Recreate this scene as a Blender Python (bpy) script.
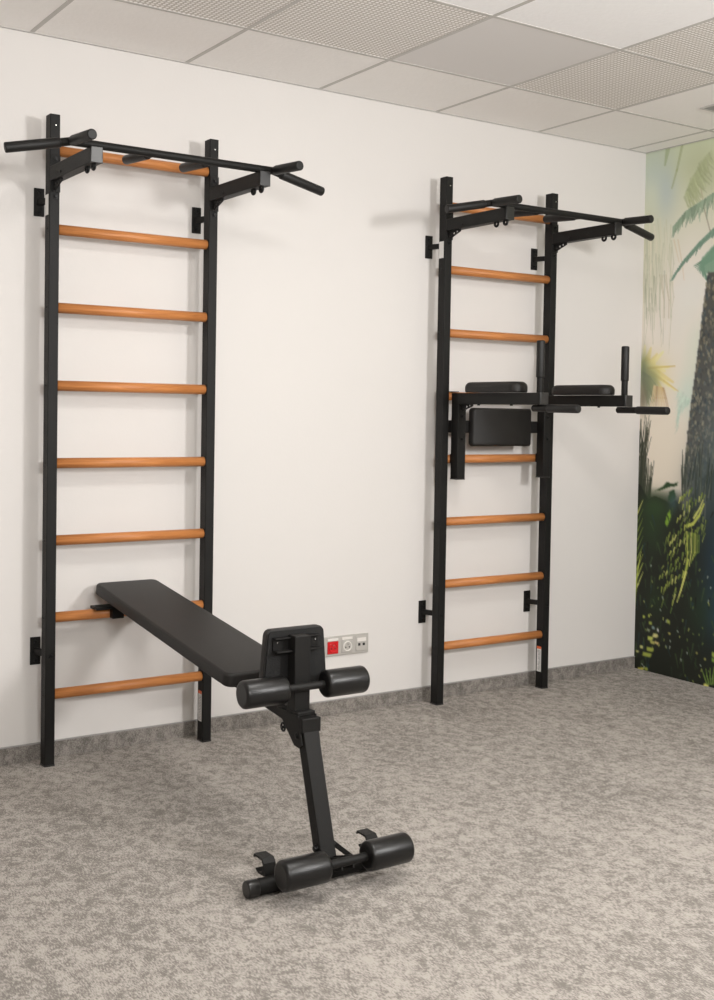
import bpy, bmesh, math, random
import numpy as np
from mathutils import Matrix, Vector
for o in list(bpy.data.objects): bpy.data.objects.remove(o)
C = bpy.context.scene.collection
scn = bpy.context.scene

# ---------------------------------------------------------------- camera
CAM = Vector((-1.3625, -4.1254, 1.2790))
YAW, PITCH, ROLL, FPX = 0.587, 0.0295, 0.0168, 1167.19
f = Vector((math.sin(YAW)*math.cos(PITCH), math.cos(YAW)*math.cos(PITCH), -math.sin(PITCH)))
r = Vector((math.cos(YAW), -math.sin(YAW), 0)); u = r.cross(f)
r2 = r*math.cos(ROLL)+u*math.sin(ROLL); u2 = -r*math.sin(ROLL)+u*math.cos(ROLL)
cd = bpy.data.cameras.new('camera'); cam = bpy.data.objects.new('camera', cd); C.objects.link(cam)
m = Matrix((r2, u2, -f)).transposed().to_4x4(); m.translation = CAM
cam.matrix_world = m
cd.sensor_fit = 'AUTO'; cd.sensor_width = 36; cd.lens = FPX*36/1000
cd.shift_y = -0.0541; cd.shift_x = -0.0006; cd.clip_start = .02
scn.camera = cam

# ---------------------------------------------------------------- light
w = bpy.data.worlds.new('world'); scn.world = w; w.use_nodes = True
w.node_tree.nodes['Background'].inputs[0].default_value = (1, .97, .93, 1)
w.node_tree.nodes['Background'].inputs[1].default_value = .15
def area(name, loc, target, sx, sy, power, col):
    l = bpy.data.lights.new(name, 'AREA'); l.shape = 'RECTANGLE'; l.size = sx; l.size_y = sy
    l.energy = power; l.color = col
    o = bpy.data.objects.new(name, l); C.objects.link(o); o.location = loc
    o.rotation_euler = (Vector(target)-Vector(loc)).to_track_quat('-Z', 'Z').to_euler()
    return o
area('key_light', (1.95, -4.25, 2.08), (.4, 0, 1.35), .42, .48, 90, (1, .985, .97))
area('bounce_light', (-.7, -4.1, 1.75), (-.2, -2.6, 2.6), .8, .8, 82, (1, .985, .965))
area('ceiling_lamp', (.62, -2.05, 2.57), (.62, -2.05, 0), .45, .45, 26, (1, .975, .94))
vs = scn.view_settings
scn.display_settings.display_device = 'sRGB'
vs.view_transform = 'Standard'; vs.look = 'None'; vs.gamma = 1; vs.exposure = -.17; vs.use_curve_mapping = False

# ---------------------------------------------------------------- materials
def lin(c):
    return tuple((x/255/12.92 if x/255 <= .04045 else ((x/255+.055)/1.055)**2.4) for x in c)
def mat(name, col, rough=.5, metal=0, spec=.5, bump=0, bscale=200, var=0, vscale=8):
    m = bpy.data.materials.new(name); m.use_nodes = True; n = m.node_tree.nodes; l = m.node_tree.links
    b = n['Principled BSDF']; b.inputs['Roughness'].default_value = rough
    b.inputs['Metallic'].default_value = metal; b.inputs['Specular IOR Level'].default_value = spec
    b.inputs['Base Color'].default_value = (*col, 1)
    tc = n.new('ShaderNodeTexCoord')
    if bump:
        nz = n.new('ShaderNodeTexNoise'); nz.inputs['Scale'].default_value = bscale; nz.inputs['Detail'].default_value = 3
        l.new(tc.outputs['Object'], nz.inputs['Vector'])
        bp = n.new('ShaderNodeBump'); bp.inputs['Strength'].default_value = bump; bp.inputs['Distance'].default_value = .002
        l.new(nz.outputs['Fac'], bp.inputs['Height']); l.new(bp.outputs['Normal'], b.inputs['Normal'])
    if var:
        nz = n.new('ShaderNodeTexNoise'); nz.inputs['Scale'].default_value = vscale; nz.inputs['Detail'].default_value = 4
        l.new(tc.outputs['Object'], nz.inputs['Vector'])
        mx = n.new('ShaderNodeMix'); mx.data_type = 'RGBA'
        mx.inputs[6].default_value = (*[c*(1-var) for c in col], 1); mx.inputs[7].default_value = (*[min(1, c*(1+var)) for c in col], 1)
        l.new(nz.outputs['Fac'], mx.inputs[0]); l.new(mx.outputs[2], b.inputs['Base Color'])
    return m
M = {}
M['steel'] = mat('black_powder_coat', (.0095, .009, .0083), .5, spec=.2, bump=.25, bscale=900)
M['grip'] = mat('black_rubber_grip', (.008, .0075, .007), .5, spec=.35, bump=.2, bscale=600)
M['foam'] = mat('black_foam', (.006, .0057, .0055), .32, spec=.42, bump=.2, bscale=500)
M['vinyl'] = mat('black_vinyl', (.014, .0125, .0115), .48, spec=.3, bump=.3, bscale=420)
M['padback'] = mat('black_backing', (.008, .0078, .0075), .6, spec=.3, bump=.6, bscale=260)
M['plastic'] = mat('black_plastic_cap', (.014, .0135, .013), .3)
M['bolt'] = mat('dark_bolt', (.005, .005, .005), .4, spec=.25)
M['zinc'] = mat('bright_zinc', (.6, .6, .58), .25, metal=1)
M['wall'] = mat('painted_plaster', (.66, .635, .612), .75, spec=.2, bump=.12, bscale=90, var=.012, vscale=3)
M['white'] = mat('white_sticker', (.75, .74, .72), .5)
M['ink'] = mat('grey_print', (.25, .25, .25), .6)
M['orange'] = mat('orange_print', (.75, .13, .03), .5)
M['alu'] = mat('brushed_silver_plastic', (.48, .46, .43), .4, metal=.2)
M['pearl'] = mat('pearl_plastic', (.72, .69, .65), .35)
M['red'] = mat('red_plastic', (.56, .010, .014), .3)
M['well'] = mat('pearl_socket_well', (.42, .40, .37), .4)
M['hole'] = mat('dark_recess', (.02, .02, .02), .7)
M['tbar'] = mat('ceiling_grid_metal', (.56, .54, .515), .7, spec=.1)
M['tile'] = mat('mineral_tile', (.92, .895, .87), .9, spec=.1, bump=.5, bscale=60, var=.02, vscale=20)
M['tile_bright'] = mat('white_mineral_tile', (.97, .96, .96), .9, spec=.1, bump=.4, bscale=70, var=.03, vscale=40)
M['tile_plain'] = mat('grey_smooth_tile', (.74, .715, .70), .8, spec=.2)
M['vent'] = mat('vent_grey', (.30, .29, .28), .5)

def carpet(name, light, dark, lo, hi):
    m = bpy.data.materials.new(name); m.use_nodes = True; n = m.node_tree.nodes; l = m.node_tree.links
    b = n['Principled BSDF']; b.inputs['Roughness'].default_value = .95; b.inputs['Specular IOR Level'].default_value = .1
    tc = n.new('ShaderNodeTexCoord')
    mp = n.new('ShaderNodeMapping'); mp.inputs['Scale'].default_value = (1.25, .9, 1)
    l.new(tc.outputs['Object'], mp.inputs[0])
    fm = n.new('ShaderNodeMapping'); fm.inputs['Scale'].default_value = (1, .32, 1); fm.inputs['Rotation'].default_value = (0, 0, -.12)
    l.new(tc.outputs['Object'], fm.inputs[0])
    def noise(s, d, ro=.6, dist=0, src=None):
        z = n.new('ShaderNodeTexNoise'); z.inputs['Scale'].default_value = s; z.inputs['Detail'].default_value = d
        z.inputs['Roughness'].default_value = ro; z.inputs['Distortion'].default_value = dist
        l.new(src or mp.outputs[0], z.inputs['Vector']); return z.outputs['Fac']
    a = noise(23, 8, .74, .4); g = noise(260, 2, .6, .2, fm.outputs[0]); c = noise(2.2, 2)
    def mth(op, x, y):
        q = n.new('ShaderNodeMath'); q.operation = op
        for i, v in enumerate((x, y)):
            if isinstance(v, (int, float)): q.inputs[i].default_value = v
            else: l.new(v, q.inputs[i])
        return q.outputs[0]
    h = mth('ADD', mth('ADD', a, mth('MULTIPLY', mth('SUBTRACT', g, .5), .8)), mth('MULTIPLY', mth('SUBTRACT', c, .5), .25))
    cr = n.new('ShaderNodeValToRGB'); e = cr.color_ramp.elements
    e[0].position = lo; e[0].color = (*dark, 1); e[1].position = hi; e[1].color = (*light, 1)
    l.new(h, cr.inputs[0]); l.new(cr.outputs[0], b.inputs['Base Color'])
    bp = n.new('ShaderNodeBump'); bp.inputs['Strength'].default_value = .5; bp.inputs['Distance'].default_value = .004
    l.new(g, bp.inputs['Height']); l.new(bp.outputs['Normal'], b.inputs['Normal'])
    return m
M['carpet'] = carpet('mottled_carpet', (.41, .378, .345), (.20, .184, .166), .39, .60)
M['skirt'] = carpet('carpet_skirting', (.30, .275, .25), (.14, .128, .115), .38, .62)

def wood(name, c1, c2):
    m = bpy.data.materials.new(name); m.use_nodes = True; n = m.node_tree.nodes; l = m.node_tree.links
    b = n['Principled BSDF']; b.inputs['Roughness'].default_value = .42; b.inputs['Specular IOR Level'].default_value = .35
    tc = n.new('ShaderNodeTexCoord'); mp = n.new('ShaderNodeMapping'); mp.inputs['Scale'].default_value = (2.5, 45, 45)
    l.new(tc.outputs['Object'], mp.inputs[0])
    z = n.new('ShaderNodeTexNoise'); z.inputs['Scale'].default_value = 3; z.inputs['Detail'].default_value = 5; z.inputs['Distortion'].default_value = .6
    l.new(mp.outputs[0], z.inputs['Vector'])
    cr = n.new('ShaderNodeValToRGB'); e = cr.color_ramp.elements
    e[0].position = .3; e[0].color = (*c1, 1); e[1].position = .7; e[1].color = (*c2, 1)
    l.new(z.outputs['Fac'], cr.inputs[0]); l.new(cr.outputs[0], b.inputs['Base Color'])
    return m
M['wood'] = wood('oiled_beech', (.42, .155, .045), (.56, .225, .072))

def perforated():
    m = bpy.data.materials.new('perforated_tile'); m.use_nodes = True; n = m.node_tree.nodes; l = m.node_tree.links
    b = n['Principled BSDF']; b.inputs['Roughness'].default_value = .7; b.inputs['Specular IOR Level'].default_value = .2
    tc = n.new('ShaderNodeTexCoord'); sx = n.new('ShaderNodeSeparateXYZ'); l.new(tc.outputs['Object'], sx.inputs[0])
    def mth(op, x, y=None):
        q = n.new('ShaderNodeMath'); q.operation = op
        for i, v in enumerate((x, y)):
            if v is None: continue
            if isinstance(v, (int, float)): q.inputs[i].default_value = v
            else: l.new(v, q.inputs[i])
        return q.outputs[0]
    def cell(o): return mth('ABSOLUTE', mth('SUBTRACT', mth('FRACT', mth('DIVIDE', o, .0172)), .5))
    x = cell(sx.outputs[0]); y = cell(sx.outputs[1])
    d = mth('SQRT', mth('ADD', mth('MULTIPLY', x, x), mth('MULTIPLY', y, y)))
    k = mth('LESS_THAN', d, .34)
    mx = n.new('ShaderNodeMix'); mx.data_type = 'RGBA'
    mx.inputs[6].default_value = (.60, .56, .52, 1); mx.inputs[7].default_value = (.97, .95, .92, 1)
    l.new(k, mx.inputs[0]); l.new(mx.outputs[2], b.inputs['Base Color'])
    return m
M['perf'] = perforated()

# ---------------------------------------------------------------- mesh helpers
class MB:
    def __init__(s): s.bm = bmesh.new(); s.mats = []
    def mi(s, m):
        if m is None: return 0
        if m not in s.mats: s.mats.append(m)
        return s.mats.index(m)
    def _fin(s, fs, m, smooth=False):
        i = s.mi(m)
        for f_ in fs: f_.material_index = i; f_.smooth = smooth
    def hexa(s, co, m=None, bev=0):
        vs_ = [s.bm.verts.new(c) for c in co]
        fs = [s.bm.faces.new([vs_[i] for i in q]) for q in ((0,3,2,1),(4,5,6,7),(0,1,5,4),(1,2,6,5),(2,3,7,6),(3,0,4,7))]
        s._fin(fs, m)
        if bev:
            es = list({e for f_ in fs for e in f_.edges})
            rr = bmesh.ops.bevel(s.bm, geom=es, offset=bev, segments=2, profile=.6, affect='EDGES')
            s._fin(rr['faces'], m, True)
    def box(s, x0, x1, y0, y1, z0, z1, m=None, bev=0):
        s.hexa([(x0,y0,z0),(x1,y0,z0),(x1,y1,z0),(x0,y1,z0),(x0,y0,z1),(x1,y0,z1),(x1,y1,z1),(x0,y1,z1)], m, bev)
    def beam(s, p0, p1, w_, h_, up=(0,0,1), m=None, bev=.003):
        p0 = Vector(p0); p1 = Vector(p1); d = (p1-p0).normalized(); sd = d.cross(Vector(up)).normalized(); uu = sd.cross(d)
        co = []
        for p in (p0, p1):
            for a, b_ in ((-1,-1),(1,-1),(1,1),(-1,1)): co.append(p+sd*a*w_/2+uu*b_*h_/2)
        s.hexa(co, m, bev)
    def lathe(s, p0, p1, prof, m=None, seg=28):
        # prof: (t along axis in metres, radius)
        p0 = Vector(p0); d = (Vector(p1)-p0).normalized()
        a = d.orthogonal().normalized(); b_ = d.cross(a); rings = []
        for t, rr in prof:
            rings.append([s.bm.verts.new(p0+d*t+(a*math.cos(2*math.pi*i/seg)+b_*math.sin(2*math.pi*i/seg))*rr) for i in range(seg)])
        for q in range(len(rings)-1):
            fs = [s.bm.faces.new([rings[q][i], rings[q][(i+1)%seg], rings[q+1][(i+1)%seg], rings[q+1][i]]) for i in range(seg)]
            s._fin(fs, m, True)
        s._fin([s.bm.faces.new(rings[0][::-1]), s.bm.faces.new(rings[-1])], m)
    def cyl(s, p0, p1, rad, m=None, fil=.002, seg=24):
        L = (Vector(p1)-Vector(p0)).length; fil = min(fil, rad*.8, L*.4); pr = []
        for k in range(4): a = math.pi/2*k/3; pr.append((fil*(1-math.cos(a))*1.0, rad-fil+fil*math.sin(a)))
        pr = pr+[(L-t, q) for t, q in pr[::-1]]
        s.lathe(p0, p1, pr, m, seg)
    def pipe(s, pts, rad, m=None, seg=18):
        for a, b_ in zip(pts[:-1], pts[1:]): s.cyl(a, b_, rad, m, fil=rad*.5, seg=seg)
    def torus(s, c, ax1, ax2, R_, rr, m=None, seg=20, sg=10):
        c = Vector(c); ax1 = Vector(ax1); ax2 = Vector(ax2); nz = ax1.cross(ax2); g = []
        for i in range(seg):
            t = 2*math.pi*i/seg; d = ax1*math.cos(t)+ax2*math.sin(t)
            g.append([s.bm.verts.new(c+d*(R_+rr*math.cos(2*math.pi*j/sg))+nz*rr*math.sin(2*math.pi*j/sg)) for j in range(sg)])
        fs = [s.bm.faces.new([g[i][j], g[(i+1)%seg][j], g[(i+1)%seg][(j+1)%sg], g[i][(j+1)%sg]]) for i in range(seg) for j in range(sg)]
        s._fin(fs, m, True)
    def prism(s, pts, off, m=None, bev=0):
        off = Vector(off); a = [s.bm.verts.new(p) for p in pts]; b_ = [s.bm.verts.new(Vector(p)+off) for p in pts]; n_ = len(pts)
        fs = [s.bm.faces.new(a), s.bm.faces.new(b_[::-1])]+[s.bm.faces.new([a[i], b_[i], b_[(i+1)%n_], a[(i+1)%n_]][::-1]) for i in range(n_)]
        s._fin(fs, m)
        if bev:
            es = list({e for f_ in fs[:2] for e in f_.edges})
            rr = bmesh.ops.bevel(s.bm, geom=es, offset=bev, segments=4, profile=.5, affect='EDGES')
            s._fin(rr['faces'], m, True)
    def pad(s, ring, place, th, rt, rb, m=None, k=5):
        # ring(inset) gives the outline, place(u, v, h) maps it; h runs 0 .. -th; rt / rb round the top and bottom rims
        lv = []
        for i in range(k+1):
            a = math.pi/2*i/k; lv.append((rt*(1-math.sin(a)), -rt*(1-math.cos(a))))
        for i in range(k+1):
            a = math.pi/2*(1-i/k); lv.append((rb*(1-math.sin(a)), -th+rb*(1-math.cos(a))))
        rs = [[s.bm.verts.new(place(u_, v_, hh)) for u_, v_ in ring(ins)] for ins, hh in lv]
        n_ = len(rs[0])
        for q in range(len(rs)-1):
            fs = [s.bm.faces.new([rs[q][i], rs[q][(i+1) % n_], rs[q+1][(i+1) % n_], rs[q+1][i]]) for i in range(n_)]
            s._fin(fs, m, True)
        s._fin([s.bm.faces.new(rs[0]), s.bm.faces.new(rs[-1][::-1])], m, True)
    def build(s, name, m, parent=None, base=None):
        b0 = Vector((0,0,0))
        if parent is not None: b0 = ABS[parent.name]
        if base is not None: own = Vector(base)
        else: own = b0
        bmesh.ops.translate(s.bm, verts=s.bm.verts, vec=-own)
        bmesh.ops.recalc_face_normals(s.bm, faces=s.bm.faces)
        me = bpy.data.meshes.new(name); s.bm.to_mesh(me); s.bm.free()
        if s.mats and s.mats[0] is not None and m is None: pass
        ms = ([m] if m is not None else [])+s.mats if (m is not None and s.mats and None in s.mats) else (s.mats or [m])
        for q in ms:
            if q is not None: me.materials.append(q)
        o = bpy.data.objects.new(name, me); C.objects.link(o)
        if parent is not None: o.parent = parent; o.location = own-b0
        else: o.location = own
        ABS[o.name] = own
        return o
ABS = {}
def one(name, m, parent, fn, **k):
    b = MB(); fn(b); return b.build(name, m, parent, **k)
def thing(name, label, cat, loc, group=None):
    o = bpy.data.objects.new(name, None); C.objects.link(o); o.location = loc; o.empty_display_size = .1
    o['label'] = label; o['category'] = cat
    if group: o['group'] = group
    ABS[o.name] = Vector(loc); return o
def each(name, m, parent, fns):
    return [one(name, m, parent, q) for q in fns]
def struct(o): o['kind'] = 'structure'; return o
def rrect(w_, h_, rad, n=6):
    pts = []
    for cx, cy, a0 in ((w_/2-rad, h_/2-rad, 0), (-w_/2+rad, h_/2-rad, 90), (-w_/2+rad, -h_/2+rad, 180), (w_/2-rad, -h_/2+rad, 270)):
        for k in range(n+1):
            a = math.radians(a0+90*k/n); pts.append((cx+rad*math.cos(a), cy+rad*math.sin(a)))
    return pts
def holed(name, m, parent, outer, holes, thick, place):
    # flat plate with round holes; place maps (u, v, w) to world
    cu = bpy.data.curves.new('plate_outline', 'CURVE'); cu.dimensions = '2D'; cu.fill_mode = 'BOTH'; cu.extrude = thick/2
    def sp(pts):
        s_ = cu.splines.new('POLY'); s_.points.add(len(pts)-1); s_.use_cyclic_u = True
        for i, p in enumerate(pts): s_.points[i].co = (p[0], p[1], 0, 1)
    sp(outer)
    for hx, hy, hr in holes: sp([(hx+hr*math.cos(-2*math.pi*i/14), hy+hr*math.sin(-2*math.pi*i/14)) for i in range(14)])
    t = bpy.data.objects.new('plate_outline', cu); C.objects.link(t)
    dg = bpy.context.evaluated_depsgraph_get(); me = bpy.data.meshes.new_from_object(t.evaluated_get(dg))
    bpy.data.objects.remove(t); bpy.data.curves.remove(cu); me.materials.clear()
    b0 = ABS[parent.name]
    for v in me.vertices: v.co = Vector(place(*v.co))-b0
    me.name = name; me.materials.append(m)
    o = bpy.data.objects.new(name, me); C.objects.link(o); o.parent = parent; ABS[o.name] = b0
    return o

# ---------------------------------------------------------------- room
H, XC, XL, YR = 2.597, 3.092, -3.4, -5.4
struct(one('floor', M['carpet'], None, lambda b: b.box(XL-.1, XC+.1, YR-.1, .1, -.1, 0)))
struct(one('wall_back', M['wall'], None, lambda b: b.box(XL, XC+.1, 0, .1, 0, H)))
struct(one('wall_left', M['wall'], None, lambda b: b.box(XL-.1, XL, YR, .1, 0, H)))
struct(one('wall_front', M['wall'], None, lambda b: b.box(XL, XC, YR-.1, YR, 0, H)))
b = MB(); b.box(XL, XC-.003, -.008, 0, 0, .058, M['skirt'], bev=.001); b.box(XL, XC-.003, -.0095, 0, .058, .0615, M['vent'])
struct(b.build('baseboard_back', None))

# ceiling: mineral tiles laid in a metal grid
GX, GY = -.034, -.494
xs = [GX+.6*k for k in range(-6, 6)]; ys = [GY-.6*j for j in range(0, 9)]
xe = [XL]+[x for x in xs if XL < x < XC]+[XC]; ye = [0]+[y for y in ys if y > YR]+[YR]
kinds = {(0,1):'perf', (1,1):'perf', (2,1):'tile_plain', (3,1):'perf', (4,1):'tile', (2,2):'tile_bright', (3,2):'perf', (1,2):'tile_bright'}
b = MB()
for i in range(len(xe)-1):
    for j in range(len(ye)-1):
        k = round((xe[i]-GX)/.6); kd = kinds.get((k, j), 'tile' if j < 2 or (k+j) % 3 else 'perf')
        b.box(xe[i]+.001, xe[i+1]-.001, ye[j+1]+.001, ye[j]-.001, H+.004, H+.02, M[kd])
b.box(XL-.1, XC+.1, YR-.1, .1, H+.02, H+.1, M['tile'])
struct(b.build('ceiling', None))
b = MB()
for x in xe[1:-1]: b.box(x-.008, x+.008, YR, 0, H+.0026, H+.004, M['tbar'])
for i in range(len(xe)-1):
    x0 = xe[i]+(.008 if i else 0); x1 = xe[i+1]-(.008 if i < len(xe)-2 else 0)
    for y in ye[1:-1]: b.box(x0, x1, y-.008, y+.008, H+.0026, H+.004, M['tbar'])
b.box(XL, XC, -.006, 0, H+.001, H+.004, M['tbar']); b.box(XC-.006, XC, YR, -.006, H+.001, H+.004, M['tbar'])
struct(b.build('trim_1', None))
vt = thing('ceiling_vent', 'small dark grey slatted vent set in a ceiling tile near the mural', 'vent', (2.676, -.794, H))
one('vent_frame', M['tbar'], vt, lambda b: [b.box(2.618, 2.734, y0, y1, H-.002, H+.0035) for y0, y1 in ((-.852, -.844), (-.744, -.736))]+[b.box(x0, x1, -.844, -.744, H-.002, H+.0035) for x0, x1 in ((2.618, 2.626), (2.726, 2.734))])
each('slat', M['vent'], vt, [lambda b, k=k: b.box(2.626, 2.726, -.842+k*.0125, -.835+k*.0125, H-.001, H+.003) for k in range(8)])


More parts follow.
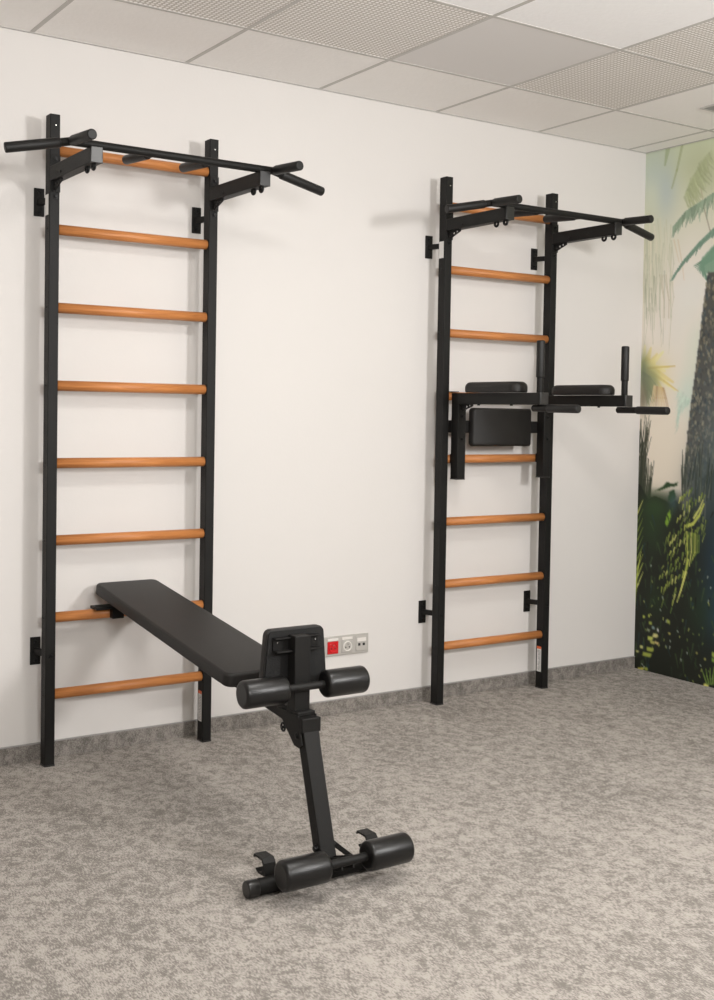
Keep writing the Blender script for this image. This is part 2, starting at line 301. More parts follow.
# strokes of the printed mural, in metres (distance from the corner, height)
ART=[
('B',(168,182,172),0.7,0.1,0.16,(0.062,2.466)),
('B',(168,180,172),0.7,0.07,0.14,(0.135,2.396)),
('B',(182,190,160),0.4,0.08,0.08,(0.118,2.555)),
('B',(200,204,172),0.5,0.06,0.1,(0.045,2.379)),
('B',(190,192,155),0.5,0.12,0.2,(0.008,2.115)),
('B',(186,188,158),0.5,0.1,0.2,(0.045,1.986)),
('B',(165,172,130),0.6,0.1,0.1,(0.392,2.428)),
('B',(172,178,138),0.5,0.12,0.1,(0.312,2.489)),
('B',(222,214,196),0.5,0.1,0.35,(0.304,1.795)),
('B',(206,210,180),0.5,0.08,0.2,(0.344,1.505)),
('B',(214,206,178),0.5,0.2,0.25,(0.168,1.164)),
('B',(190,205,180),0.35,0.1,0.14,(0.37,1.624)),
('B',(185,206,185),0.6,0.07,0.1,(0.305,1.385)),
('L',(135,150,100),0.5,0.03,0.012,[(0.142,2.6),(0.125,2.52)]),
('L',(140,150,100),0.5,0.016,0.01,[(0.23,2.594),(0.202,2.483),(0.173,2.4)]),
('L',(150,135,105),0.5,0.007,0.005,[(0.346,2.393),(0.366,2.314)]),
('L',(130,120,95),0.6,0.007,0.005,[(0.373,2.275),(0.412,2.166),(0.418,2.156)]),
('F',(160,168,125),0.5,0.12,-1.9,14,[(0.412,2.543),(0.343,2.469),(0.284,2.421)]),
('F',(160,168,125),0.5,0.12,-1.9,14,[(0.401,2.535),(0.335,2.457),(0.279,2.408)]),
('F',(160,168,125),0.5,0.12,-1.9,14,[(0.389,2.528),(0.326,2.444),(0.273,2.394)]),
('F',(160,168,125),0.5,0.12,-1.9,14,[(0.377,2.521),(0.317,2.431),(0.267,2.381)]),
('F',(160,168,125),0.5,0.12,-1.9,14,[(0.366,2.513),(0.309,2.418),(0.262,2.367)]),
('F',(160,168,125),0.5,0.12,-1.9,14,[(0.354,2.506),(0.3,2.405),(0.256,2.354)]),
('F',(160,168,125),0.5,0.12,-1.9,14,[(0.342,2.498),(0.291,2.392),(0.25,2.34)]),
('L',(150,155,128),0.45,0.008,0.003,[(0.036,2.083),(0.042,1.966),(0.043,1.849)]),
('L',(150,155,128),0.45,0.008,0.003,[(0.113,1.94),(0.111,1.814),(0.133,1.686)]),
('L',(168,172,140),0.45,0.008,0.003,[(0.085,1.969),(0.084,1.841),(0.079,1.714)]),
('L',(180,182,148),0.45,0.008,0.003,[(0.168,2.126),(0.163,2.051),(0.184,1.974)]),
('L',(200,196,165),0.45,0.008,0.003,[(0.0,1.998),(0.008,1.829),(0.015,1.66)]),
('L',(212,205,180),0.45,0.008,0.003,[(0.163,2.007),(0.179,1.831),(0.173,1.656)]),
('L',(180,182,148),0.45,0.008,0.003,[(0.172,2.219),(0.168,2.106),(0.167,1.992)]),
('L',(200,196,165),0.45,0.008,0.003,[(0.176,2.108),(0.181,1.965),(0.193,1.822)]),
('L',(168,172,140),0.45,0.008,0.003,[(0.102,2.08),(0.122,1.958),(0.112,1.84)]),
('L',(168,172,140),0.45,0.008,0.003,[(0.174,1.954),(0.189,1.77),(0.177,1.588)]),
('L',(168,172,140),0.45,0.008,0.003,[(0.096,2.066),(0.106,1.98),(0.114,1.893)]),
('L',(212,205,180),0.45,0.008,0.003,[(0.037,2.239),(0.031,2.111),(0.052,1.98)]),
('L',(212,205,180),0.45,0.008,0.003,[(0.066,2.226),(0.084,2.117),(0.054,2.013)]),
('L',(200,196,165),0.45,0.008,0.003,[(0.104,2.26),(0.114,2.106),(0.124,1.951)]),
('L',(180,182,148),0.45,0.008,0.003,[(0.041,2.197),(0.033,2.119),(0.046,2.039)]),
('L',(150,155,128),0.45,0.008,0.003,[(-0.009,2.218),(-0.01,2.096),(0.002,1.974)]),
('L',(168,172,140),0.45,0.008,0.003,[(0.178,2.143),(0.197,2.028),(0.178,1.917)]),
('L',(150,155,128),0.45,0.008,0.003,[(0.08,2.087),(0.093,1.94),(0.073,1.795)]),
('L',(168,172,140),0.45,0.008,0.003,[(0.182,1.97),(0.202,1.865),(0.183,1.763)]),
('L',(212,205,180),0.45,0.008,0.003,[(0.037,2.173),(0.06,2.058),(0.035,1.947)]),
('L',(200,196,165),0.45,0.008,0.003,[(0.064,2.063),(0.069,1.973),(0.072,1.883)]),
('L',(180,182,148),0.45,0.008,0.003,[(0.061,2.019),(0.072,1.861),(0.082,1.704)]),
('L',(200,196,165),0.45,0.008,0.003,[(-0.009,2.153),(0.002,2.006),(-0.009,1.86)]),
('L',(150,155,128),0.45,0.008,0.003,[(0.058,2.167),(0.058,2.051),(0.072,1.934)]),
('L',(168,172,140),0.45,0.008,0.003,[(0.013,1.984),(0.016,1.799),(0.012,1.614)]),
('L',(212,205,180),0.45,0.008,0.003,[(0.143,2.184),(0.154,2.089),(0.133,1.996)]),
('L',(168,172,140),0.45,0.008,0.003,[(0.112,1.925),(0.118,1.775),(0.13,1.625)]),
('L',(150,155,128),0.45,0.008,0.003,[(0.02,2.162),(0.026,2.013),(0.017,1.866)]),
('L',(150,155,128),0.45,0.008,0.003,[(0.013,2.09),(0.009,1.994),(0.008,1.897)]),
('L',(200,196,165),0.45,0.008,0.003,[(0.148,2.035),(0.16,1.871),(0.153,1.709)]),
('L',(212,205,180),0.45,0.008,0.003,[(0.095,1.963),(0.095,1.837),(0.102,1.71)]),
('L',(212,205,180),0.45,0.008,0.003,[(-0.006,2.136),(0.015,2.036),(0.01,1.939)]),
('L',(168,172,140),0.45,0.008,0.003,[(0.18,2.108),(0.174,1.931),(0.187,1.752)]),
('L',(150,155,128),0.45,0.008,0.003,[(0.139,1.997),(0.143,1.816),(0.139,1.636)]),
('L',(168,172,140),0.45,0.008,0.003,[(0.003,2.069),(-0.005,1.962),(0.02,1.853)]),
('L',(212,205,180),0.45,0.008,0.003,[(0.13,1.933),(0.141,1.759),(0.122,1.586)]),
('L',(180,182,148),0.45,0.008,0.003,[(0.131,2.21),(0.138,2.103),(0.132,1.996)]),
('L',(200,196,165),0.45,0.008,0.003,[(0.173,2.044),(0.195,1.931),(0.178,1.821)]),
('L',(180,182,148),0.45,0.008,0.003,[(0.142,2.249),(0.15,2.151),(0.155,2.052)]),
('L',(168,172,140),0.45,0.008,0.003,[(0.026,1.991),(0.046,1.811),(0.018,1.633)]),
('L',(200,196,165),0.45,0.008,0.003,[(0.116,1.957),(0.114,1.877),(0.122,1.797)]),
('L',(180,182,148),0.45,0.008,0.003,[(0.086,2.26),(0.104,2.148),(0.098,2.039)]),
('L',(180,182,148),0.45,0.008,0.003,[(-0.008,2.273),(0.011,2.141),(-0.017,2.014)]),
('L',(200,196,165),0.45,0.008,0.003,[(0.085,2.162),(0.088,2.053),(0.086,1.944)]),
('L',(212,205,180),0.45,0.008,0.003,[(0.046,2.186),(0.043,2.001),(0.056,1.814)]),
('L',(168,172,140),0.45,0.008,0.003,[(0.128,2.134),(0.119,2.052),(0.128,1.968)]),
('L',(148,152,122),0.5,0.007,0.003,[(0.057,1.891),(0.064,1.81)]),
('L',(148,152,122),0.5,0.007,0.003,[(0.075,1.974),(0.084,1.805)]),
('L',(148,152,122),0.5,0.007,0.003,[(0.031,1.821),(0.031,1.744)]),
('L',(148,152,122),0.5,0.007,0.003,[(0.019,1.941),(0.027,1.765)]),
('L',(148,152,122),0.5,0.007,0.003,[(0.019,1.966),(0.01,1.85)]),
('L',(148,152,122),0.5,0.007,0.003,[(0.085,1.885),(0.097,1.795)]),
('L',(148,152,122),0.5,0.007,0.003,[(0.063,1.821),(0.075,1.64)]),
('L',(148,152,122),0.5,0.007,0.003,[(0.046,1.92),(0.04,1.806)]),
('L',(148,152,122),0.5,0.007,0.003,[(0.049,1.844),(0.059,1.71)]),
('L',(148,152,122),0.5,0.007,0.003,[(0.021,1.92),(0.026,1.774)]),
('L',(148,152,122),0.5,0.007,0.003,[(0.057,1.919),(0.069,1.801)]),
('L',(148,152,122),0.5,0.007,0.003,[(0.072,1.979),(0.066,1.845)]),
('L',(165,158,125),0.5,0.005,0.003,[(0.11,1.98),(0.139,1.855),(0.137,1.766)]),
('L',(165,158,125),0.5,0.005,0.003,[(0.123,1.979),(0.141,1.855),(0.145,1.766)]),
('L',(165,158,125),0.5,0.005,0.003,[(0.136,1.978),(0.172,1.853),(0.17,1.764)]),
('L',(165,158,125),0.5,0.005,0.003,[(0.149,1.977),(0.172,1.852),(0.174,1.764)]),
('L',(190,170,130),0.4,0.008,0.004,[(0.219,2.141),(0.247,2.031),(0.263,1.943)]),
('L',(190,170,130),0.4,0.008,0.004,[(0.194,2.144),(0.229,2.033)]),
('F',(140,158,130),0.85,0.1,-1.35,26,[(0.186,2.203),(0.265,2.271),(0.348,2.302),(0.476,2.354)]),
('L',(138,158,128),0.7,0.016,0.03,[(0.21,2.22),(0.349,2.293),(0.476,2.345)]),
('F',(128,146,118),0.7,0.08,-1.35,18,[(0.186,2.203),(0.265,2.271),(0.348,2.302),(0.476,2.354)]),
('F',(104,132,110),0.85,0.05,-1.0,20,[(0.194,1.963),(0.254,2.031),(0.355,2.111),(0.481,2.195)]),
('L',(108,136,112),0.8,0.006,0.035,[(0.206,1.972),(0.266,2.039),(0.355,2.107),(0.482,2.186)]),
('L',(90,122,98),0.9,0.016,0.004,[(0.484,2.111),(0.393,2.036),(0.322,2.005)]),
('L',(90,122,98),0.9,0.016,0.004,[(0.484,2.106),(0.391,2.033),(0.329,1.998)]),
('L',(104,138,112),0.9,0.016,0.004,[(0.484,2.102),(0.389,2.031),(0.337,1.99)]),
('L',(90,122,98),0.9,0.016,0.004,[(0.484,2.097),(0.388,2.028),(0.344,1.983)]),
('L',(104,138,112),0.9,0.016,0.004,[(0.485,2.092),(0.386,2.025),(0.352,1.975)]),
('L',(90,122,98),0.9,0.016,0.004,[(0.485,2.088),(0.384,2.023),(0.359,1.968)]),
('L',(122,152,124),0.9,0.016,0.004,[(0.485,2.083),(0.383,2.02),(0.367,1.961)]),
('L',(90,122,98),0.9,0.016,0.004,[(0.485,2.078),(0.381,2.017),(0.374,1.953)]),
('L',(104,138,112),0.9,0.016,0.004,[(0.485,2.074),(0.379,2.015),(0.381,1.946)]),
('L',(104,138,112),0.9,0.016,0.004,[(0.485,2.069),(0.378,2.012),(0.389,1.939)]),
('L',(104,138,112),0.9,0.016,0.004,[(0.485,2.064),(0.376,2.009),(0.396,1.932)]),
('L',(104,138,112),0.9,0.016,0.004,[(0.486,2.059),(0.374,2.007),(0.404,1.924)]),
('L',(90,122,98),0.9,0.016,0.004,[(0.486,2.055),(0.372,2.004),(0.411,1.917)]),
('L',(104,138,112),0.9,0.016,0.004,[(0.486,2.05),(0.371,2.001),(0.418,1.91)]),
('P',(110,142,114),0.9,[(0.483,2.13),(0.369,2.038),(0.353,1.983),(0.407,1.959),(0.489,1.961)]),
('P',(76,76,68),1,[(0.407,1.968),(0.387,1.837),(0.359,1.601),(0.32,1.313),(0.292,1.022),(0.281,0.802),(0.693,0.836),(0.602,1.951)]),
('K',),
('L',(222,212,140),0.6,0.048,0.012,[(0.013,1.522),(0.019,1.56),(0.023,1.632)]),
('L',(208,192,112),0.6,0.072,0.012,[(0.013,1.522),(0.039,1.556),(0.063,1.621)]),
('L',(208,192,112),0.6,0.048,0.012,[(0.013,1.522),(0.059,1.546),(0.103,1.589)]),
('L',(222,212,140),0.6,0.05279999999999999,0.012,[(0.013,1.522),(0.078,1.548),(0.142,1.598)]),
('L',(222,212,140),0.6,0.0384,0.012,[(0.013,1.522),(0.099,1.522),(0.182,1.523)]),
('L',(222,212,140),0.6,0.0384,0.012,[(0.013,1.522),(0.086,1.515),(0.157,1.504)]),
('L',(208,192,112),0.6,0.048,0.012,[(0.013,1.522),(0.113,1.496),(0.21,1.449)]),
('L',(222,212,140),0.6,0.048,0.012,[(0.013,1.522),(0.1,1.489),(0.185,1.43)]),
('L',(222,212,140),0.6,0.0288,0.012,[(0.013,1.522),(0.119,1.482),(0.224,1.41)]),
('L',(208,192,112),0.6,0.0384,0.012,[(0.013,1.522),(0.081,1.482),(0.147,1.41)]),
('L',(222,212,140),0.6,0.048,0.012,[(0.013,1.522),(0.053,1.528),(0.092,1.54)]),
('L',(216,206,120),0.6,0.048,0.012,[(0.013,1.522),(0.07,1.5),(0.127,1.46)]),
('L',(190,170,95),0.8,0.012,0.006,[(0.046,1.521),(0.22,1.527)]),
('L',(196,176,110),0.7,0.016,0.006,[(0.047,1.511),(0.152,1.455),(0.243,1.405)]),
('L',(104,104,80),0.7,0.01,0.004,[(0.014,1.502),(0.048,1.481),(0.099,1.44)]),
('L',(104,104,80),0.7,0.01,0.004,[(0.014,1.499),(0.061,1.477),(0.099,1.436)]),
('L',(104,104,80),0.7,0.01,0.004,[(0.014,1.497),(0.056,1.474),(0.083,1.432)]),
('L',(104,104,80),0.7,0.01,0.004,[(0.014,1.494),(0.034,1.471),(0.055,1.427)]),
('L',(112,122,86),0.7,0.01,0.004,[(0.014,1.492),(0.035,1.467),(0.063,1.423)]),
('L',(104,104,80),0.7,0.01,0.004,[(0.014,1.489),(0.065,1.463),(0.064,1.418)]),
('L',(104,104,80),0.7,0.01,0.004,[(0.014,1.487),(0.052,1.46),(0.091,1.414)]),
('L',(112,122,86),0.7,0.01,0.004,[(0.015,1.484),(0.039,1.457),(0.039,1.409)]),
('L',(140,146,96),0.7,0.01,0.004,[(0.015,1.482),(0.066,1.453),(0.091,1.405)]),
('L',(140,146,96),0.7,0.01,0.004,[(0.015,1.479),(0.056,1.45),(0.091,1.4)]),
('L',(140,146,96),0.7,0.01,0.004,[(0.015,1.477),(0.064,1.446),(0.048,1.396)]),
('L',(140,146,96),0.7,0.01,0.004,[(0.015,1.474),(0.048,1.443),(0.054,1.391)]),
('L',(112,122,86),0.7,0.01,0.004,[(0.015,1.472),(0.052,1.439),(0.043,1.387)]),
('L',(104,104,80),0.7,0.01,0.004,[(0.015,1.469),(0.06,1.435),(0.036,1.382)]),
('L',(104,104,80),0.7,0.01,0.004,[(0.015,1.467),(0.057,1.432),(0.041,1.378)]),
('L',(92,106,84),0.7,0.01,0.004,[(0.015,1.464),(0.049,1.429),(0.082,1.373)]),
('L',(104,104,80),0.7,0.01,0.004,[(0.015,1.462),(0.061,1.425),(0.095,1.369)]),
('L',(92,106,84),0.7,0.01,0.004,[(0.015,1.459),(0.048,1.421),(0.043,1.364)]),
('L',(112,122,86),0.7,0.01,0.004,[(0.015,1.456),(0.056,1.418),(0.087,1.36)]),
('L',(92,106,84),0.7,0.01,0.004,[(0.015,1.454),(0.068,1.414),(0.093,1.355)]),
('L',(112,122,86),0.7,0.01,0.004,[(0.016,1.452),(0.065,1.411),(0.087,1.351)]),
('L',(112,122,86),0.7,0.01,0.004,[(0.016,1.449),(0.038,1.407),(0.081,1.346)]),
('L',(92,106,84),0.7,0.01,0.004,[(0.016,1.446),(0.066,1.404),(0.046,1.342)]),
('L',(92,106,84),0.7,0.01,0.004,[(0.016,1.444),(0.043,1.401),(0.059,1.337)]),
('L',(92,106,84),0.7,0.01,0.004,[(0.016,1.441),(0.035,1.397),(0.047,1.333)]),
('L',(140,146,96),0.7,0.01,0.004,[(0.016,1.439),(0.032,1.393),(0.062,1.328)]),
('B',(206,196,120),0.45,0.09,0.1,(0.093,1.485)),
('B',(100,112,86),0.85,0.035,0.1,(0.014,1.502)),
('B',(104,112,88),0.9,0.05,0.09,(0.049,1.436)),
('B',(112,104,82),0.8,0.03,0.08,(0.018,1.371)),
('B',(128,136,96),0.7,0.04,0.06,(0.082,1.441)),
('L',(205,180,135),0.7,0.008,0.004,[(0.089,1.431),(0.077,1.371),(0.066,1.316)]),
('L',(205,180,135),0.7,0.008,0.004,[(0.095,1.43),(0.086,1.371),(0.077,1.316)]),
('L',(190,165,115),0.7,0.008,0.004,[(0.101,1.429),(0.095,1.371),(0.088,1.316)]),
('L',(165,135,95),0.7,0.008,0.004,[(0.106,1.427),(0.103,1.371),(0.1,1.316)]),
('L',(165,135,95),0.7,0.008,0.004,[(0.112,1.427),(0.111,1.371),(0.111,1.316)]),
('L',(190,165,115),0.7,0.008,0.004,[(0.118,1.425),(0.12,1.371),(0.122,1.316)]),
('L',(190,165,115),0.7,0.008,0.004,[(0.124,1.424),(0.128,1.371),(0.133,1.316)]),
('L',(190,165,115),0.7,0.008,0.004,[(0.13,1.423),(0.137,1.371),(0.143,1.316)]),
('L',(190,165,115),0.7,0.008,0.004,[(0.136,1.422),(0.145,1.371),(0.154,1.317)]),
('L',(190,165,115),0.7,0.008,0.004,[(0.141,1.421),(0.153,1.371),(0.165,1.317)]),
('L',(165,135,95),0.7,0.008,0.004,[(0.147,1.42),(0.162,1.371),(0.176,1.317)]),
('L',(165,135,95),0.7,0.008,0.004,[(0.153,1.419),(0.17,1.371),(0.187,1.317)]),
('F',(176,196,172),0.22,0.05,-1.2,8,[(0.318,1.361),(0.28,1.39),(0.242,1.42)]),
('F',(176,196,172),0.22,0.05,-1.2,8,[(0.318,1.361),(0.277,1.381),(0.243,1.398)]),
('F',(176,196,172),0.22,0.05,-1.2,8,[(0.318,1.361),(0.274,1.371),(0.243,1.376)]),
('F',(176,196,172),0.22,0.05,-1.2,8,[(0.318,1.361),(0.27,1.361),(0.244,1.354)]),
('F',(176,196,172),0.22,0.05,-1.2,8,[(0.318,1.361),(0.267,1.351),(0.245,1.332)]),
('F',(176,196,172),0.22,0.05,-1.2,8,[(0.318,1.361),(0.263,1.342),(0.246,1.31)]),
('F',(176,196,172),0.22,0.05,-1.2,8,[(0.318,1.361),(0.26,1.332),(0.246,1.288)]),
('F',(176,196,172),0.22,0.05,-1.2,8,[(0.318,1.361),(0.257,1.322),(0.247,1.266)]),
('F',(176,196,172),0.22,0.05,-1.2,8,[(0.318,1.361),(0.253,1.312),(0.248,1.244)]),
('F',(176,196,172),0.22,0.05,-1.2,8,[(0.318,1.361),(0.25,1.303),(0.248,1.222)]),
('L',(44,48,36),0.85,0.009,0.003,[(0.02,0.856),(0.045,1.059),(0.028,1.224)]),
('L',(74,74,56),0.85,0.009,0.003,[(-0.001,0.855),(-0.005,1.057),(0.009,1.238)]),
('L',(74,74,56),0.85,0.009,0.003,[(0.015,0.856),(0.012,1.058),(0.059,1.248)]),
('L',(74,74,56),0.85,0.009,0.003,[(0.025,0.856),(0.029,1.059),(0.052,1.209)]),
('L',(74,74,56),0.85,0.009,0.003,[(0.027,0.857),(0.024,1.058),(0.07,1.253)]),
('L',(44,48,36),0.85,0.009,0.003,[(0.017,0.856),(0.014,1.058),(0.031,1.251)]),
('L',(44,48,36),0.85,0.009,0.003,[(0.023,0.856),(0.041,1.059),(0.055,1.21)]),
('L',(58,62,48),0.85,0.009,0.003,[(0.024,0.856),(0.023,1.058),(0.065,1.209)]),
('L',(44,48,36),0.85,0.009,0.003,[(-0.001,0.855),(-0.002,1.057),(0.004,1.198)]),
('L',(44,48,36),0.85,0.009,0.003,[(0.018,0.856),(0.022,1.058),(0.012,1.232)]),
('L',(44,48,36),0.85,0.009,0.003,[(0.026,0.856),(0.022,1.058),(0.056,1.195)]),
('L',(44,48,36),0.85,0.009,0.003,[(0.016,0.856),(0.023,1.058),(0.003,1.262)]),
('L',(58,62,48),0.85,0.009,0.003,[(-0.004,0.854),(-0.009,1.057),(0.011,1.265)]),
('L',(74,74,56),0.85,0.009,0.003,[(0.025,0.856),(0.048,1.06),(0.069,1.238)]),
('L',(58,62,48),0.85,0.009,0.003,[(0.027,0.857),(0.032,1.059),(0.063,1.285)]),
('L',(58,62,48),0.85,0.009,0.003,[(0.005,0.855),(0.022,1.058),(0.026,1.172)]),
('L',(44,48,36),0.85,0.009,0.003,[(-0.001,0.855),(-0.001,1.057),(0.009,1.195)]),
('L',(44,48,36),0.85,0.009,0.003,[(0.027,0.857),(0.025,1.058),(0.051,1.18)]),
('L',(44,48,36),0.85,0.009,0.003,[(0.026,0.857),(0.037,1.059),(0.044,1.272)]),
('L',(74,74,56),0.85,0.009,0.003,[(0.004,0.855),(-0.001,1.057),(0.041,1.175)]),
('L',(74,74,56),0.85,0.009,0.003,[(0.032,0.857),(0.036,1.059),(0.073,1.258)]),
('L',(44,48,36),0.85,0.009,0.003,[(0.014,0.856),(0.031,1.059),(0.017,1.179)]),
('L',(44,48,36),0.85,0.009,0.003,[(0.014,0.856),(0.014,1.058),(0.036,1.285)]),
('L',(58,62,48),0.85,0.009,0.003,[(0.025,0.856),(0.035,1.059),(0.041,1.236)]),
('L',(44,48,36),0.85,0.009,0.003,[(0.002,0.855),(0.003,1.058),(0.04,1.17)]),
('L',(58,62,48),0.85,0.009,0.003,[(0.032,0.857),(0.045,1.059),(0.079,1.176)]),
('L',(58,62,48),0.85,0.009,0.003,[(-0.0,0.855),(0.014,1.058),(-0.016,1.249)]),
('L',(58,62,48),0.85,0.009,0.003,[(0.004,0.855),(0.014,1.058),(-0.014,1.252)]),
('L',(74,74,56),0.85,0.009,0.003,[(0.007,0.855),(0.024,1.058),(-0.0,1.179)]),
('L',(58,62,48),0.85,0.009,0.003,[(0.018,0.856),(0.036,1.059),(0.048,1.252)]),
('L',(58,62,48),0.85,0.009,0.003,[(0.027,0.857),(0.049,1.06),(0.038,1.194)]),
('L',(58,62,48),0.85,0.009,0.003,[(0.014,0.856),(0.034,1.059),(0.024,1.181)]),
('L',(74,74,56),0.85,0.009,0.003,[(0.023,0.856),(0.033,1.059),(0.051,1.225)]),
('L',(44,48,36),0.85,0.009,0.003,[(0.011,0.855),(0.021,1.058),(-0.006,1.235)]),
('L',(50,54,40),0.85,0.01,0.003,[(0.056,0.859),(0.066,0.96),(0.073,1.033)]),
('L',(50,54,40),0.85,0.01,0.003,[(0.004,0.855),(0.014,0.957),(0.018,0.985)]),
('L',(50,54,40),0.85,0.01,0.003,[(0.037,0.857),(0.047,0.959),(0.052,1.038)]),
('L',(50,54,40),0.85,0.01,0.003,[(0.078,0.86),(0.088,0.961),(0.101,1.057)]),
('L',(50,54,40),0.85,0.01,0.003,[(0.031,0.857),(0.041,0.958),(0.056,1.023)]),
('L',(50,54,40),0.85,0.01,0.003,[(0.014,0.856),(0.024,0.957),(0.022,1.016)]),
('L',(50,54,40),0.85,0.01,0.003,[(0.041,0.858),(0.051,0.959),(0.06,1.069)]),
('L',(50,54,40),0.85,0.01,0.003,[(0.05,0.858),(0.06,0.96),(0.065,1.064)]),
('L',(50,54,40),0.85,0.01,0.003,[(0.068,0.86),(0.078,0.961),(0.083,1.05)]),
('L',(50,54,40),0.85,0.01,0.003,[(0.004,0.855),(0.014,0.957),(0.025,1.056)]),
('L',(50,54,40),0.85,0.01,0.003,[(0.004,0.855),(0.014,0.957),(0.024,0.978)]),
('L',(50,54,40),0.85,0.01,0.003,[(0.071,0.86),(0.081,0.961),(0.084,1.041)]),
('L',(50,54,40),0.85,0.01,0.003,[(0.016,0.856),(0.026,0.958),(0.029,1.07)]),
('L',(50,54,40),0.85,0.01,0.003,[(0.074,0.86),(0.084,0.961),(0.094,0.994)]),
('L',(50,54,40),0.85,0.01,0.003,[(0.024,0.856),(0.035,0.958),(0.053,0.976)]),
('L',(50,54,40),0.85,0.01,0.003,[(0.064,0.859),(0.074,0.96),(0.091,1.03)]),
('P',(30,33,24),1,[(-0.124,0.918),(0.012,0.936),(0.067,0.865),(0.113,0.883),(0.158,0.871),(0.21,0.85),(0.247,0.873),(0.274,0.816),(0.334,0.869),(0.391,0.979),(0.46,1.03),(0.935,1.186),(0.974,-0.043),(-0.086,-0.288)]),
('P',(38,60,30),1,[(0.112,0.908),(0.156,0.93),(0.188,0.957),(0.22,0.949),(0.257,0.961),(0.251,0.941),(0.201,0.933),(0.157,0.916)]),
('P',(40,62,34),1,[(0.202,0.909),(0.233,0.925),(0.247,0.887),(0.222,0.856),(0.197,0.869)]),
('B',(46,66,36),0.9,0.1,0.07,(0.115,0.823)),
('B',(40,58,32),0.7,0.1,0.12,(0.099,0.712)),
('B',(60,84,84),0.6,0.03,0.05,(0.229,0.861)),
('B',(34,52,60),0.8,0.1,0.35,(0.497,0.607)),
('B',(36,56,66),0.8,0.06,0.12,(0.481,0.368)),
('B',(70,82,78),0.8,0.12,0.16,(0.428,0.943)),
('B',(34,50,30),0.6,0.08,0.12,(0.411,0.357)),
('B',(36,54,28),0.5,0.06,0.08,(0.129,0.364)),
('L',(90,96,84),0.7,0.009,0.003,[(0.383,0.995),(0.396,1.163)]),
('L',(40,48,38),0.7,0.009,0.003,[(0.345,0.978),(0.374,1.147)]),
('L',(52,58,48),0.7,0.009,0.003,[(0.389,1.002),(0.404,1.17)]),
('L',(40,48,38),0.7,0.009,0.003,[(0.288,0.875),(0.273,1.044)]),
('L',(62,70,58),0.7,0.009,0.003,[(0.407,0.788),(0.432,0.957)]),
('L',(40,48,38),0.7,0.009,0.003,[(0.421,0.923),(0.447,1.091)]),
('L',(90,96,84),0.7,0.009,0.003,[(0.451,0.998),(0.469,1.164)]),
('L',(90,96,84),0.7,0.009,0.003,[(0.399,0.909),(0.39,1.076)]),
('L',(90,96,84),0.7,0.009,0.003,[(0.36,0.879),(0.369,1.048)]),
('L',(40,48,38),0.7,0.009,0.003,[(0.425,0.909),(0.447,1.076)]),
('L',(90,96,84),0.7,0.009,0.003,[(0.389,0.781),(0.41,0.95)]),
('L',(40,48,38),0.7,0.009,0.003,[(0.364,0.894),(0.363,1.063)]),
('L',(40,48,38),0.7,0.009,0.003,[(0.433,0.884),(0.461,1.052)]),
('L',(52,58,48),0.7,0.009,0.003,[(0.29,0.956),(0.312,1.126)]),
('L',(52,58,48),0.7,0.009,0.003,[(0.303,0.83),(0.301,1.0)]),
('L',(52,58,48),0.7,0.009,0.003,[(0.396,0.811),(0.421,0.98)]),
('L',(90,96,84),0.7,0.009,0.003,[(0.442,0.899),(0.472,1.066)]),
('L',(52,58,48),0.7,0.009,0.003,[(0.282,0.949),(0.281,1.12)]),
('L',(62,70,58),0.7,0.009,0.003,[(0.341,0.891),(0.335,1.06)]),
('L',(62,70,58),0.7,0.009,0.003,[(0.291,0.96),(0.302,1.131)]),
('L',(62,70,58),0.7,0.009,0.003,[(0.284,0.941),(0.278,1.111)]),
('L',(90,96,84),0.7,0.009,0.003,[(0.387,0.902),(0.407,1.071)]),
('L',(62,70,58),0.7,0.009,0.003,[(0.38,0.957),(0.392,1.125)]),
('L',(52,58,48),0.7,0.009,0.003,[(0.294,0.801),(0.319,0.973)]),
('L',(90,96,84),0.7,0.009,0.003,[(0.306,0.769),(0.293,0.938)]),
('L',(52,58,48),0.7,0.009,0.003,[(0.367,0.948),(0.381,1.117)]),
('L',(90,96,84),0.7,0.009,0.003,[(0.425,0.797),(0.427,0.964)]),
('L',(90,96,84),0.7,0.009,0.003,[(0.407,0.818),(0.429,0.986)]),
('L',(62,70,58),0.7,0.009,0.003,[(0.395,0.808),(0.384,0.975)]),
('L',(52,58,48),0.7,0.009,0.003,[(0.284,0.924),(0.283,1.094)]),
('L',(90,96,84),0.7,0.009,0.003,[(0.322,0.817),(0.325,0.986)]),
('L',(62,70,58),0.7,0.009,0.003,[(0.403,0.859),(0.398,1.026)]),
('L',(62,70,58),0.7,0.009,0.003,[(0.433,0.99),(0.436,1.157)]),
('L',(62,70,58),0.7,0.009,0.003,[(0.298,0.945),(0.317,1.115)]),
('L',(40,48,38),0.7,0.009,0.003,[(0.32,0.946),(0.348,1.116)]),
('L',(62,70,58),0.7,0.009,0.003,[(0.382,0.902),(0.408,1.071)]),
('L',(40,48,38),0.7,0.009,0.003,[(0.456,0.891),(0.461,1.058)]),
('L',(52,58,48),0.7,0.009,0.003,[(0.388,0.994),(0.38,1.161)]),
('L',(90,96,84),0.7,0.009,0.003,[(0.304,0.823),(0.311,0.993)]),
('L',(62,70,58),0.7,0.009,0.003,[(0.295,0.883),(0.314,1.054)]),
('L',(150,160,70),0.75,0.007,0.004,[(0.243,0.623),(0.235,0.601)]),
('L',(150,160,70),0.75,0.007,0.004,[(0.372,0.878),(0.367,0.852)]),
('L',(96,112,48),0.75,0.007,0.004,[(0.188,0.632),(0.182,0.605)]),
('L',(120,134,56),0.75,0.007,0.004,[(0.383,0.75),(0.376,0.708)]),
('L',(120,134,56),0.75,0.007,0.004,[(0.301,0.533),(0.294,0.492)]),
('L',(150,160,70),0.75,0.007,0.004,[(0.246,0.617),(0.234,0.592)]),
